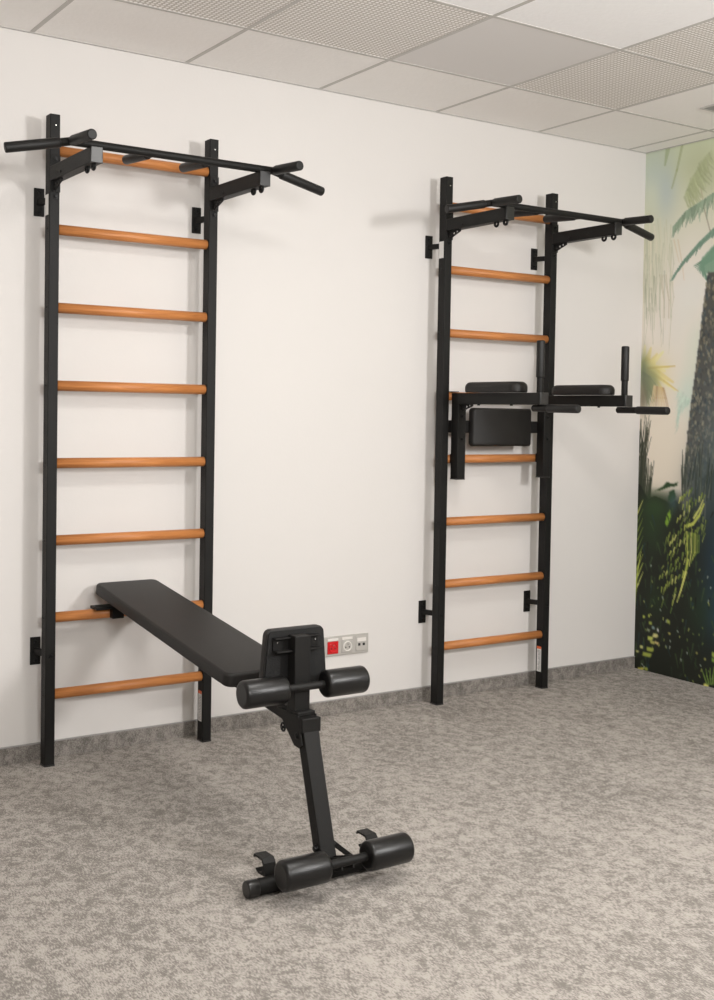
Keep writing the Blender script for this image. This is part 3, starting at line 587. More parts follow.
('L',(120,134,56),0.75,0.007,0.004,[(0.238,0.504),(0.236,0.471)]),
('L',(120,134,56),0.75,0.007,0.004,[(0.206,0.695),(0.204,0.651)]),
('L',(150,160,70),0.75,0.007,0.004,[(0.377,0.823),(0.363,0.806)]),
('L',(150,160,70),0.75,0.007,0.004,[(0.215,0.71),(0.202,0.669)]),
('L',(150,160,70),0.75,0.007,0.004,[(0.333,0.631),(0.326,0.608)]),
('L',(150,160,70),0.75,0.007,0.004,[(0.38,0.809),(0.373,0.793)]),
('L',(120,134,56),0.75,0.007,0.004,[(0.184,0.376),(0.171,0.335)]),
('L',(150,160,70),0.75,0.007,0.004,[(0.233,0.697),(0.225,0.657)]),
('L',(120,134,56),0.75,0.007,0.004,[(0.314,0.762),(0.312,0.733)]),
('L',(150,160,70),0.75,0.007,0.004,[(0.189,0.436),(0.181,0.4)]),
('L',(96,112,48),0.75,0.007,0.004,[(0.415,0.742),(0.407,0.716)]),
('L',(120,134,56),0.75,0.007,0.004,[(0.335,0.785),(0.325,0.741)]),
('L',(150,160,70),0.75,0.007,0.004,[(0.314,0.724),(0.306,0.701)]),
('L',(96,112,48),0.75,0.007,0.004,[(0.237,0.658),(0.232,0.633)]),
('L',(120,134,56),0.75,0.007,0.004,[(0.308,0.715),(0.296,0.671)]),
('L',(96,112,48),0.75,0.007,0.004,[(0.328,0.853),(0.318,0.834)]),
('L',(150,160,70),0.75,0.007,0.004,[(0.206,0.468),(0.203,0.433)]),
('L',(96,112,48),0.75,0.007,0.004,[(0.269,0.633),(0.261,0.608)]),
('L',(150,160,70),0.75,0.007,0.004,[(0.264,0.585),(0.258,0.561)]),
('L',(150,160,70),0.75,0.007,0.004,[(0.422,0.713),(0.413,0.682)]),
('L',(150,160,70),0.75,0.007,0.004,[(0.179,0.541),(0.164,0.522)]),
('L',(120,134,56),0.75,0.007,0.004,[(0.229,0.672),(0.218,0.653)]),
('L',(120,134,56),0.75,0.007,0.004,[(0.334,0.833),(0.321,0.789)]),
('L',(150,160,70),0.75,0.007,0.004,[(0.352,0.767),(0.344,0.744)]),
('L',(150,160,70),0.75,0.007,0.004,[(0.315,0.794),(0.301,0.774)]),
('L',(150,160,70),0.75,0.007,0.004,[(0.404,0.91),(0.394,0.876)]),
('L',(96,112,48),0.75,0.007,0.004,[(0.204,0.683),(0.2,0.662)]),
('L',(120,134,56),0.75,0.007,0.004,[(0.389,0.689),(0.381,0.669)]),
('L',(150,160,70),0.75,0.007,0.004,[(0.23,0.502),(0.223,0.457)]),
('L',(120,134,56),0.75,0.007,0.004,[(0.242,0.71),(0.236,0.683)]),
('L',(120,134,56),0.75,0.007,0.004,[(0.416,0.803),(0.414,0.778)]),
('L',(120,134,56),0.75,0.007,0.004,[(0.208,0.562),(0.202,0.518)]),
('L',(150,160,70),0.75,0.007,0.004,[(0.301,0.62),(0.293,0.582)]),
('L',(150,160,70),0.75,0.007,0.004,[(0.314,0.593),(0.305,0.564)]),
('L',(96,112,48),0.75,0.007,0.004,[(0.312,0.712),(0.304,0.685)]),
('L',(96,112,48),0.75,0.007,0.004,[(0.367,0.827),(0.355,0.807)]),
('L',(120,134,56),0.75,0.007,0.004,[(0.424,0.746),(0.419,0.707)]),
('L',(120,134,56),0.75,0.007,0.004,[(0.206,0.522),(0.199,0.48)]),
('L',(120,134,56),0.75,0.007,0.004,[(0.196,0.685),(0.185,0.639)]),
('L',(150,160,70),0.75,0.007,0.004,[(0.351,0.739),(0.348,0.709)]),
('L',(96,112,48),0.75,0.007,0.004,[(0.284,0.761),(0.279,0.733)]),
('L',(96,112,48),0.75,0.007,0.004,[(0.321,0.666),(0.314,0.633)]),
('L',(96,112,48),0.75,0.007,0.004,[(0.43,0.726),(0.417,0.702)]),
('L',(120,134,56),0.75,0.007,0.004,[(0.423,0.908),(0.413,0.887)]),
('L',(120,134,56),0.75,0.007,0.004,[(0.431,0.788),(0.426,0.745)]),
('L',(96,112,48),0.75,0.007,0.004,[(0.29,0.672),(0.278,0.651)]),
('L',(96,112,48),0.75,0.007,0.004,[(0.334,0.718),(0.331,0.691)]),
('L',(150,160,70),0.75,0.007,0.004,[(0.317,0.668),(0.314,0.628)]),
('L',(150,160,70),0.75,0.007,0.004,[(0.277,0.505),(0.268,0.488)]),
('L',(96,112,48),0.75,0.007,0.004,[(0.298,0.788),(0.285,0.751)]),
('L',(96,112,48),0.75,0.007,0.004,[(0.265,0.69),(0.258,0.662)]),
('L',(120,134,56),0.75,0.007,0.004,[(0.409,0.77),(0.4,0.751)]),
('L',(96,112,48),0.75,0.007,0.004,[(0.228,0.62),(0.226,0.579)]),
('L',(120,134,56),0.75,0.007,0.004,[(0.226,0.598),(0.223,0.567)]),
('P',(122,160,48),0.9,[(0.193,0.799),(0.211,0.821),(0.218,0.787),(0.195,0.735),(0.181,0.754)]),
('L',(22,24,18),0.6,0.01,0.004,[(0.466,0.42),(0.462,0.366)]),
('L',(38,50,36),0.6,0.01,0.004,[(0.401,0.681),(0.41,0.657)]),
('L',(34,52,54),0.6,0.01,0.004,[(0.443,0.547),(0.427,0.512)]),
('L',(56,74,40),0.6,0.01,0.004,[(0.277,0.75),(0.283,0.727)]),
('L',(44,58,34),0.6,0.01,0.004,[(0.013,0.518),(0.015,0.448)]),
('L',(56,74,40),0.6,0.01,0.004,[(0.238,0.727),(0.24,0.686)]),
('L',(34,52,54),0.6,0.01,0.004,[(0.329,0.294),(0.321,0.242)]),
('L',(44,58,34),0.6,0.01,0.004,[(0.392,0.12),(0.391,0.064)]),
('L',(44,58,34),0.6,0.01,0.004,[(0.487,0.812),(0.481,0.749)]),
('L',(22,24,18),0.6,0.01,0.004,[(0.315,0.773),(0.308,0.733)]),
('L',(56,74,40),0.6,0.01,0.004,[(0.313,0.099),(0.322,0.035)]),
('L',(64,80,46),0.6,0.01,0.004,[(0.031,0.372),(0.034,0.323)]),
('L',(34,52,54),0.6,0.01,0.004,[(0.041,0.627),(0.06,0.562)]),
('L',(34,52,54),0.6,0.01,0.004,[(0.205,0.548),(0.214,0.503)]),
('L',(64,80,46),0.6,0.01,0.004,[(0.104,0.575),(0.086,0.527)]),
('L',(64,80,46),0.6,0.01,0.004,[(0.317,0.552),(0.336,0.499)]),
('L',(34,52,54),0.6,0.01,0.004,[(0.098,0.784),(0.118,0.735)]),
('L',(56,74,40),0.6,0.01,0.004,[(0.268,0.117),(0.286,0.055)]),
('L',(34,52,54),0.6,0.01,0.004,[(0.078,0.029),(0.097,-0.003)]),
('L',(56,74,40),0.6,0.01,0.004,[(0.382,0.583),(0.378,0.522)]),
('L',(34,52,54),0.6,0.01,0.004,[(0.412,0.813),(0.406,0.783)]),
('L',(44,58,34),0.6,0.01,0.004,[(0.148,0.539),(0.159,0.504)]),
('L',(34,52,54),0.6,0.01,0.004,[(0.054,0.639),(0.037,0.608)]),
('L',(22,24,18),0.6,0.01,0.004,[(0.245,0.668),(0.239,0.637)]),
('L',(64,80,46),0.6,0.01,0.004,[(0.353,0.407),(0.356,0.359)]),
('L',(44,58,34),0.6,0.01,0.004,[(0.323,0.478),(0.304,0.43)]),
('L',(56,74,40),0.6,0.01,0.004,[(0.227,0.831),(0.217,0.766)]),
('L',(64,80,46),0.6,0.01,0.004,[(0.345,0.668),(0.37,0.634)]),
('L',(56,74,40),0.6,0.01,0.004,[(0.5,0.468),(0.483,0.426)]),
('L',(38,50,36),0.6,0.01,0.004,[(0.429,0.741),(0.412,0.695)]),
('L',(64,80,46),0.6,0.01,0.004,[(0.432,0.463),(0.417,0.397)]),
('L',(38,50,36),0.6,0.01,0.004,[(0.186,0.807),(0.203,0.779)]),
('L',(64,80,46),0.6,0.01,0.004,[(0.06,0.161),(0.066,0.112)]),
('L',(38,50,36),0.6,0.01,0.004,[(0.343,0.611),(0.369,0.554)]),
('L',(44,58,34),0.6,0.01,0.004,[(0.377,0.613),(0.375,0.566)]),
('L',(38,50,36),0.6,0.01,0.004,[(0.389,0.503),(0.393,0.472)]),
('L',(34,52,54),0.6,0.01,0.004,[(0.36,0.381),(0.372,0.348)]),
('L',(34,52,54),0.6,0.01,0.004,[(0.1,0.032),(0.084,-0.011)]),
('L',(64,80,46),0.6,0.01,0.004,[(0.104,0.479),(0.099,0.422)]),
('L',(56,74,40),0.6,0.01,0.004,[(0.32,0.256),(0.321,0.229)]),
('L',(34,52,54),0.6,0.01,0.004,[(0.057,0.359),(0.078,0.316)]),
('L',(38,50,36),0.6,0.01,0.004,[(0.198,0.787),(0.208,0.757)]),
('L',(44,58,34),0.6,0.01,0.004,[(0.132,0.654),(0.132,0.613)]),
('L',(56,74,40),0.6,0.01,0.004,[(0.153,0.001),(0.143,-0.06)]),
('L',(56,74,40),0.6,0.01,0.004,[(0.482,0.312),(0.506,0.26)]),
('L',(44,58,34),0.6,0.01,0.004,[(0.387,0.097),(0.405,0.075)]),
('L',(38,50,36),0.6,0.01,0.004,[(0.061,-0.037),(0.087,-0.069)]),
('L',(22,24,18),0.6,0.01,0.004,[(0.381,0.719),(0.383,0.652)]),
('L',(34,52,54),0.6,0.01,0.004,[(0.084,0.043),(0.099,-0.0)]),
('L',(34,52,54),0.6,0.01,0.004,[(0.352,0.494),(0.341,0.447)]),
('L',(44,58,34),0.6,0.01,0.004,[(0.301,0.521),(0.279,0.478)]),
('L',(56,74,40),0.6,0.01,0.004,[(0.011,0.126),(0.014,0.058)]),
('L',(38,50,36),0.6,0.01,0.004,[(0.437,0.254),(0.427,0.203)]),
('L',(38,50,36),0.6,0.01,0.004,[(0.306,0.028),(0.292,-0.002)]),
('L',(34,52,54),0.6,0.01,0.004,[(0.499,0.255),(0.497,0.222)]),
('L',(64,80,46),0.6,0.01,0.004,[(0.06,0.537),(0.073,0.505)]),
('L',(22,24,18),0.6,0.01,0.004,[(0.037,0.761),(0.018,0.739)]),
('L',(34,52,54),0.6,0.01,0.004,[(0.055,0.139),(0.067,0.093)]),
('L',(56,74,40),0.6,0.01,0.004,[(0.34,0.48),(0.351,0.462)]),
('L',(56,74,40),0.6,0.01,0.004,[(0.156,0.232),(0.132,0.191)]),
('L',(38,50,36),0.6,0.01,0.004,[(0.382,0.154),(0.364,0.093)]),
('L',(34,52,54),0.6,0.01,0.004,[(0.214,0.149),(0.237,0.098)]),
('L',(56,74,40),0.6,0.01,0.004,[(0.323,0.479),(0.339,0.445)]),
('L',(44,58,34),0.6,0.01,0.004,[(0.122,0.475),(0.118,0.405)]),
('L',(56,74,40),0.6,0.01,0.004,[(0.068,0.246),(0.058,0.223)]),
('L',(56,74,40),0.6,0.01,0.004,[(0.012,0.529),(0.011,0.483)]),
('L',(34,52,54),0.6,0.01,0.004,[(0.344,0.018),(0.353,-0.035)]),
('L',(38,50,36),0.6,0.01,0.004,[(0.27,0.485),(0.286,0.458)]),
('L',(38,50,36),0.6,0.01,0.004,[(0.238,0.391),(0.261,0.346)]),
('L',(56,74,40),0.6,0.01,0.004,[(0.321,0.481),(0.313,0.435)]),
('L',(38,50,36),0.6,0.01,0.004,[(0.123,0.378),(0.104,0.33)]),
('L',(34,52,54),0.6,0.01,0.004,[(0.244,0.635),(0.221,0.612)]),
('L',(64,80,46),0.6,0.01,0.004,[(0.31,0.803),(0.33,0.742)]),
('L',(38,50,36),0.6,0.01,0.004,[(0.033,0.233),(0.051,0.191)]),
('L',(38,50,36),0.6,0.01,0.004,[(0.406,0.186),(0.413,0.164)]),
('L',(22,24,18),0.6,0.01,0.004,[(0.473,0.829),(0.46,0.805)]),
('L',(22,24,18),0.6,0.01,0.004,[(0.382,0.411),(0.384,0.362)]),
('L',(64,80,46),0.6,0.01,0.004,[(0.051,0.237),(0.072,0.194)]),
('L',(34,52,54),0.6,0.01,0.004,[(0.256,0.538),(0.278,0.5)]),
('L',(34,52,54),0.6,0.01,0.004,[(0.367,0.384),(0.365,0.347)]),
('L',(34,52,54),0.6,0.01,0.004,[(0.469,0.597),(0.481,0.567)]),
('L',(38,50,36),0.6,0.01,0.004,[(0.241,0.627),(0.222,0.592)]),
('L',(56,74,40),0.6,0.01,0.004,[(0.249,0.487),(0.261,0.439)]),
('L',(44,58,34),0.6,0.01,0.004,[(0.355,0.01),(0.362,-0.019)]),
('L',(56,74,40),0.6,0.01,0.004,[(0.088,0.75),(0.111,0.709)]),
('L',(64,80,46),0.6,0.01,0.004,[(0.225,0.483),(0.218,0.441)]),
('L',(34,52,54),0.6,0.01,0.004,[(0.03,0.181),(0.025,0.123)]),
('L',(56,74,40),0.6,0.01,0.004,[(0.138,0.648),(0.16,0.593)]),
('L',(44,58,34),0.6,0.01,0.004,[(0.017,0.464),(0.024,0.424)]),
('L',(64,80,46),0.6,0.01,0.004,[(0.251,0.416),(0.248,0.387)]),
('L',(22,24,18),0.6,0.01,0.004,[(0.213,0.287),(0.196,0.264)]),
('L',(22,24,18),0.6,0.01,0.004,[(0.299,0.269),(0.281,0.206)]),
('L',(44,58,34),0.6,0.01,0.004,[(0.21,0.402),(0.192,0.35)]),
('L',(56,74,40),0.6,0.01,0.004,[(0.472,0.622),(0.492,0.585)]),
('L',(22,24,18),0.6,0.01,0.004,[(0.072,0.645),(0.069,0.609)]),
('L',(38,50,36),0.6,0.01,0.004,[(0.244,0.048),(0.249,0.0)]),
('L',(56,74,40),0.6,0.01,0.004,[(0.184,0.364),(0.209,0.334)]),
('L',(56,74,40),0.6,0.01,0.004,[(0.059,0.049),(0.08,-0.012)]),
('L',(44,58,34),0.6,0.01,0.004,[(0.184,0.202),(0.177,0.165)]),
('L',(64,80,46),0.6,0.01,0.004,[(0.118,0.363),(0.13,0.345)]),
('L',(56,74,40),0.6,0.01,0.004,[(0.341,0.163),(0.364,0.111)]),
('L',(38,50,36),0.6,0.01,0.004,[(0.406,0.801),(0.4,0.767)]),
('L',(56,74,40),0.6,0.01,0.004,[(0.175,0.655),(0.198,0.61)]),
('L',(44,58,34),0.6,0.01,0.004,[(0.062,0.457),(0.066,0.417)]),
('L',(64,80,46),0.6,0.01,0.004,[(0.309,0.147),(0.296,0.08)]),
('L',(44,58,34),0.6,0.01,0.004,[(0.17,0.264),(0.168,0.205)]),
('L',(64,80,46),0.6,0.01,0.004,[(0.375,0.187),(0.364,0.129)]),
('L',(56,74,40),0.6,0.01,0.004,[(0.305,0.748),(0.324,0.714)]),
('L',(44,58,34),0.6,0.01,0.004,[(0.088,0.548),(0.104,0.499)]),
('L',(64,80,46),0.6,0.01,0.004,[(0.05,0.043),(0.04,-0.004)]),
('L',(56,74,40),0.6,0.01,0.004,[(0.396,0.491),(0.396,0.467)]),
('L',(34,52,54),0.6,0.01,0.004,[(0.102,0.092),(0.093,0.027)]),
('L',(34,52,54),0.6,0.01,0.004,[(0.106,0.433),(0.1,0.394)]),
('L',(34,52,54),0.6,0.01,0.004,[(0.009,0.345),(0.015,0.298)]),
('L',(38,50,36),0.6,0.01,0.004,[(-0.004,0.763),(-0.019,0.691)]),
('L',(56,74,40),0.6,0.01,0.004,[(0.074,0.07),(0.088,0.004)]),
('L',(44,58,34),0.6,0.01,0.004,[(0.164,0.526),(0.183,0.467)]),
('L',(44,58,34),0.6,0.01,0.004,[(0.457,0.046),(0.481,0.024)]),
('L',(38,50,36),0.6,0.01,0.004,[(0.331,0.428),(0.345,0.372)]),
('L',(22,24,18),0.6,0.01,0.004,[(0.506,0.308),(0.509,0.285)]),
('L',(44,58,34),0.6,0.01,0.004,[(0.44,0.787),(0.427,0.762)]),
('L',(56,74,40),0.6,0.01,0.004,[(0.042,0.538),(0.02,0.493)]),
('L',(22,24,18),0.6,0.01,0.004,[(0.079,0.051),(0.066,-0.007)]),
('L',(38,50,36),0.6,0.01,0.004,[(0.384,0.336),(0.394,0.318)]),
('L',(44,58,34),0.6,0.01,0.004,[(0.105,0.367),(0.092,0.315)]),
('L',(34,52,54),0.6,0.01,0.004,[(0.081,0.089),(0.083,0.048)]),
('L',(38,50,36),0.6,0.01,0.004,[(0.251,0.316),(0.27,0.285)]),
('L',(38,50,36),0.6,0.01,0.004,[(0.117,0.694),(0.115,0.654)]),
('L',(38,50,36),0.6,0.01,0.004,[(0.277,0.252),(0.268,0.214)]),
('L',(38,50,36),0.6,0.01,0.004,[(0.376,0.713),(0.357,0.647)]),
('L',(186,188,100),0.85,0.014,0.003,[(-0.023,0.751),(0.003,0.794),(0.034,0.857)]),
('L',(84,104,44),0.85,0.014,0.003,[(-0.021,0.705),(0.004,0.748),(0.036,0.812)]),
('L',(108,126,50),0.85,0.014,0.003,[(-0.02,0.66),(0.006,0.703),(0.037,0.766)]),
('L',(108,126,50),0.85,0.014,0.003,[(-0.018,0.614),(0.007,0.657),(0.039,0.721)]),
('L',(84,104,44),0.85,0.014,0.003,[(-0.017,0.568),(0.009,0.612),(0.04,0.676)]),
('L',(108,126,50),0.85,0.014,0.003,[(-0.015,0.522),(0.01,0.566),(0.042,0.63)]),
('L',(136,150,62),0.85,0.014,0.003,[(-0.014,0.477),(0.012,0.52),(0.043,0.585)]),
('L',(168,176,78),0.85,0.014,0.003,[(-0.013,0.431),(0.013,0.475),(0.044,0.54)]),
('L',(186,188,100),0.85,0.014,0.003,[(-0.011,0.385),(0.015,0.429),(0.046,0.494)]),
('L',(168,176,78),0.9,0.012,0.004,[(-0.011,0.395),(0.006,0.474),(0.029,0.594)]),
('L',(136,150,62),0.9,0.012,0.004,[(-0.008,0.293),(0.002,0.397),(0.012,0.5)]),
('L',(168,176,78),0.95,0.008,0.018,[(0.418,0.866),(0.39,0.806),(0.355,0.765),(0.319,0.752)]),
('L',(186,188,100),0.9,0.006,0.012,[(0.412,0.884),(0.395,0.845),(0.36,0.794)]),
('L',(168,176,78),0.9,0.008,0.005,[(0.32,0.723),(0.326,0.626),(0.32,0.528)]),
('L',(84,104,44),0.9,0.008,0.005,[(0.332,0.721),(0.338,0.627),(0.329,0.544)]),
('L',(186,188,100),0.9,0.008,0.005,[(0.345,0.72),(0.349,0.629),(0.339,0.56)]),
('L',(108,126,50),0.9,0.008,0.005,[(0.357,0.719),(0.361,0.63),(0.348,0.575)]),
('L',(168,176,78),0.9,0.008,0.005,[(0.369,0.718),(0.372,0.631),(0.357,0.591)]),
('L',(108,126,50),0.9,0.008,0.005,[(0.381,0.716),(0.384,0.632),(0.366,0.607)]),
('L',(84,104,44),0.9,0.008,0.005,[(0.393,0.715),(0.395,0.634),(0.376,0.622)]),
('L',(168,176,78),0.9,0.012,0.006,[(0.331,0.588),(0.309,0.498),(0.292,0.437)]),
('L',(136,150,62),0.9,0.012,0.006,[(0.325,0.558),(0.3,0.467),(0.281,0.406)]),
('L',(186,188,100),0.9,0.012,0.006,[(0.32,0.528),(0.292,0.437),(0.269,0.375)]),
('L',(84,104,44),0.85,0.009,0.005,[(0.345,0.937),(0.337,0.913)]),
('L',(136,150,62),0.85,0.009,0.005,[(0.331,0.925),(0.324,0.896)]),
('L',(108,126,50),0.85,0.009,0.005,[(0.312,0.915),(0.304,0.893)]),
('L',(136,150,62),0.85,0.009,0.005,[(0.298,0.903),(0.29,0.875)]),
('L',(136,150,62),0.85,0.009,0.005,[(0.284,0.892),(0.278,0.871)]),
('L',(186,188,100),0.85,0.009,0.005,[(0.273,0.886),(0.266,0.859)]),
('L',(108,126,50),0.85,0.009,0.005,[(0.406,0.916),(0.402,0.891)]),
('L',(186,188,100),0.85,0.009,0.005,[(0.39,0.896),(0.387,0.874)]),
('L',(84,104,44),0.85,0.009,0.005,[(0.37,0.882),(0.365,0.862)]),
('L',(84,104,44),0.85,0.009,0.005,[(0.35,0.868),(0.347,0.841)]),
('L',(186,188,100),0.85,0.009,0.005,[(0.332,0.85),(0.329,0.822)]),
('L',(84,104,44),0.85,0.009,0.005,[(0.317,0.836),(0.31,0.817)]),
('L',(186,188,100),0.85,0.009,0.005,[(0.3,0.82),(0.297,0.799)]),
('L',(186,188,100),0.85,0.009,0.005,[(0.279,0.799),(0.272,0.78)]),
('L',(168,176,78),0.85,0.009,0.005,[(0.262,0.784),(0.256,0.762)]),
('L',(84,104,44),0.85,0.009,0.005,[(0.321,0.77),(0.318,0.742)]),
('L',(168,176,78),0.85,0.009,0.005,[(0.306,0.754),(0.303,0.727)]),
('L',(108,126,50),0.85,0.009,0.005,[(0.286,0.734),(0.279,0.711)]),
('L',(108,126,50),0.85,0.009,0.005,[(0.269,0.72),(0.266,0.7)]),
('L',(186,188,100),0.85,0.009,0.005,[(0.252,0.7),(0.243,0.673)]),
('L',(186,188,100),0.85,0.009,0.005,[(0.237,0.681),(0.228,0.66)]),
('L',(186,188,100),0.85,0.009,0.005,[(0.219,0.664),(0.215,0.645)]),
('L',(136,150,62),0.85,0.009,0.005,[(0.415,0.764),(0.408,0.741)]),
('L',(108,126,50),0.85,0.009,0.005,[(0.392,0.75),(0.384,0.724)]),
('L',(108,126,50),0.85,0.009,0.005,[(0.373,0.735),(0.365,0.715)]),
('L',(108,126,50),0.85,0.009,0.005,[(0.354,0.72),(0.347,0.698)]),
('L',(136,150,62),0.85,0.009,0.005,[(0.328,0.706),(0.32,0.68)]),
('L',(186,188,100),0.85,0.009,0.005,[(0.308,0.691),(0.303,0.662)]),
('L',(84,104,44),0.85,0.009,0.005,[(0.304,0.693),(0.296,0.673)]),
('L',(186,188,100),0.85,0.009,0.005,[(0.282,0.677),(0.274,0.649)]),
('L',(108,126,50),0.85,0.009,0.005,[(0.262,0.658),(0.255,0.638)]),
('L',(186,188,100),0.85,0.009,0.005,[(0.246,0.639),(0.238,0.618)]),
('L',(168,176,78),0.85,0.009,0.005,[(0.223,0.618),(0.214,0.599)]),
('L',(84,104,44),0.85,0.009,0.005,[(0.206,0.6),(0.201,0.572)]),
('L',(84,104,44),0.85,0.009,0.005,[(0.32,0.633),(0.314,0.612)]),
('L',(84,104,44),0.85,0.009,0.005,[(0.296,0.618),(0.293,0.589)]),
('L',(108,126,50),0.85,0.009,0.005,[(0.272,0.593),(0.268,0.572)]),
('L',(108,126,50),0.85,0.009,0.005,[(0.255,0.576),(0.252,0.548)]),
('L',(108,126,50),0.85,0.009,0.005,[(0.228,0.556),(0.22,0.531)]),
('L',(108,126,50),0.85,0.009,0.005,[(0.281,0.565),(0.277,0.537)]),
('L',(108,126,50),0.85,0.009,0.005,[(0.261,0.548),(0.252,0.524)]),
('L',(108,126,50),0.85,0.009,0.005,[(0.239,0.537),(0.231,0.517)]),
('L',(84,104,44),0.85,0.009,0.005,[(0.221,0.524),(0.214,0.502)]),
('L',(186,188,100),0.85,0.009,0.005,[(0.201,0.515),(0.192,0.496)]),
('L',(136,150,62),0.85,0.009,0.005,[(0.175,0.5),(0.171,0.479)]),
('L',(136,150,62),0.85,0.009,0.005,[(0.16,0.49),(0.153,0.471)]),
('L',(168,176,78),0.85,0.009,0.005,[(0.307,0.527),(0.299,0.498)]),
('L',(108,126,50),0.85,0.009,0.005,[(0.283,0.509),(0.276,0.49)]),
('L',(186,188,100),0.85,0.009,0.005,[(0.26,0.497),(0.253,0.469)]),
('L',(186,188,100),0.85,0.009,0.005,[(0.238,0.481),(0.235,0.457)]),
('L',(136,150,62),0.85,0.009,0.005,[(0.219,0.465),(0.212,0.444)]),
('L',(136,150,62),0.85,0.009,0.005,[(0.198,0.45),(0.192,0.421)]),
('L',(136,150,62),0.85,0.009,0.005,[(0.171,0.433),(0.168,0.407)]),
('L',(136,150,62),0.85,0.009,0.005,[(0.26,0.441),(0.252,0.412)]),
('L',(186,188,100),0.85,0.009,0.005,[(0.256,0.409),(0.249,0.384)]),
('L',(168,176,78),0.85,0.009,0.005,[(0.245,0.378),(0.24,0.353)]),
('L',(84,104,44),0.85,0.009,0.005,[(0.237,0.341),(0.23,0.315)]),
('L',(84,104,44),0.85,0.009,0.005,[(0.343,0.888),(0.339,0.87)]),
('L',(108,126,50),0.85,0.009,0.005,[(0.332,0.876),(0.329,0.855)]),
('L',(136,150,62),0.85,0.009,0.005,[(0.316,0.868),(0.313,0.839)]),
('L',(136,150,62),0.85,0.009,0.005,[(0.294,0.854),(0.289,0.829)]),
('L',(140,150,130),0.8,0.008,0.006,[(0.46,0.41),(0.458,0.401)]),
('L',(110,120,60),0.8,0.008,0.006,[(0.072,0.013),(0.066,0.006)]),
('L',(110,120,60),0.8,0.008,0.006,[(0.02,0.441),(0.013,0.434)]),
('L',(110,120,60),0.8,0.008,0.006,[(0.378,0.01),(0.383,0.003)]),
('L',(90,104,50),0.8,0.008,0.006,[(0.369,0.366),(0.367,0.357)]),
('L',(110,120,60),0.8,0.008,0.006,[(0.194,0.179),(0.192,0.171)]),
('L',(150,155,80),0.8,0.008,0.006,[(0.291,0.209),(0.29,0.204)]),
('L',(110,120,60),0.8,0.008,0.006,[(0.308,0.294),(0.307,0.284)]),
('L',(90,104,50),0.8,0.008,0.006,[(0.331,0.027),(0.333,0.022)]),
('L',(140,150,130),0.8,0.008,0.006,[(0.276,0.234),(0.282,0.228)]),
('L',(150,155,80),0.8,0.008,0.006,[(0.164,0.146),(0.159,0.138)]),
('L',(150,155,80),0.8,0.008,0.006,[(0.347,0.256),(0.343,0.246)]),
('L',(140,150,130),0.8,0.008,0.006,[(0.206,0.147),(0.209,0.141)]),
('L',(140,150,130),0.8,0.008,0.006,[(0.164,0.322),(0.168,0.317)]),
('L',(90,104,50),0.8,0.008,0.006,[(0.372,0.236),(0.377,0.233)]),
('L',(90,104,50),0.8,0.008,0.006,[(0.493,0.253),(0.496,0.248)]),
('L',(140,150,130),0.8,0.008,0.006,[(0.505,0.346),(0.501,0.341)]),
('L',(140,150,130),0.8,0.008,0.006,[(0.205,0.274),(0.203,0.265)]),
('L',(90,104,50),0.8,0.008,0.006,[(0.304,0.413),(0.299,0.405)]),
('L',(140,150,130),0.8,0.008,0.006,[(0.098,0.535),(0.097,0.528)]),
('L',(140,150,130),0.8,0.008,0.006,[(0.421,0.094),(0.424,0.09)]),
('L',(140,150,130),0.8,0.008,0.006,[(0.019,-0.045),(0.018,-0.051)]),
('L',(90,104,50),0.8,0.008,0.006,[(0.433,0.201),(0.428,0.193)]),
('L',(90,104,50),0.8,0.008,0.006,[(0.471,0.075),(0.473,0.07)]),
('L',(90,104,50),0.8,0.008,0.006,[(0.338,0.204),(0.338,0.196)]),
('L',(110,120,60),0.8,0.008,0.006,[(0.119,0.127),(0.125,0.118)]),
('L',(90,104,50),0.8,0.008,0.006,[(0.006,0.396),(0.007,0.391)]),
('L',(110,120,60),0.8,0.008,0.006,[(0.321,0.582),(0.319,0.573)]),
('L',(140,150,130),0.8,0.008,0.006,[(0.452,0.522),(0.449,0.516)]),
('L',(110,120,60),0.8,0.008,0.006,[(0.258,0.539),(0.255,0.534)]),
('L',(110,120,60),0.8,0.008,0.006,[(0.356,0.406),(0.356,0.397)]),
('L',(150,155,80),0.8,0.008,0.006,[(0.185,0.283),(0.184,0.274)]),
('L',(90,104,50),0.8,0.008,0.006,[(0.42,0.498),(0.418,0.492)]),
('L',(140,150,130),0.8,0.008,0.006,[(0.068,0.019),(0.063,0.009)]),
('L',(150,155,80),0.8,0.008,0.006,[(0.183,0.514),(0.183,0.508)]),
('L',(110,120,60),0.8,0.008,0.006,[(0.244,0.404),(0.243,0.398)]),
('L',(150,155,80),0.8,0.008,0.006,[(0.43,0.075),(0.427,0.065)]),
('L',(110,120,60),0.8,0.008,0.006,[(0.107,0.457),(0.11,0.449)]),
('L',(90,104,50),0.8,0.008,0.006,[(0.114,0.174),(0.118,0.166)]),
('L',(140,150,130),0.8,0.008,0.006,[(0.054,0.03),(0.058,0.025)]),
('L',(90,104,50),0.8,0.008,0.006,[(0.151,0.379),(0.151,0.37)]),
('L',(140,150,130),0.8,0.008,0.006,[(0.177,0.387),(0.179,0.377)]),
('L',(150,155,80),0.8,0.008,0.006,[(0.057,0.348),(0.059,0.343)]),
('L',(140,150,130),0.8,0.008,0.006,[(0.471,0.473),(0.469,0.468)]),
('L',(110,120,60),0.8,0.008,0.006,[(0.463,0.39),(0.463,0.385)]),
('L',(150,155,80),0.8,0.008,0.006,[(0.259,0.47),(0.253,0.465)]),
('L',(150,155,80),0.8,0.008,0.006,[(0.311,0.584),(0.309,0.575)]),
('L',(150,155,80),0.8,0.008,0.006,[(0.101,0.289),(0.107,0.284)]),
('L',(150,155,80),0.8,0.008,0.006,[(0.502,0.264),(0.504,0.255)]),
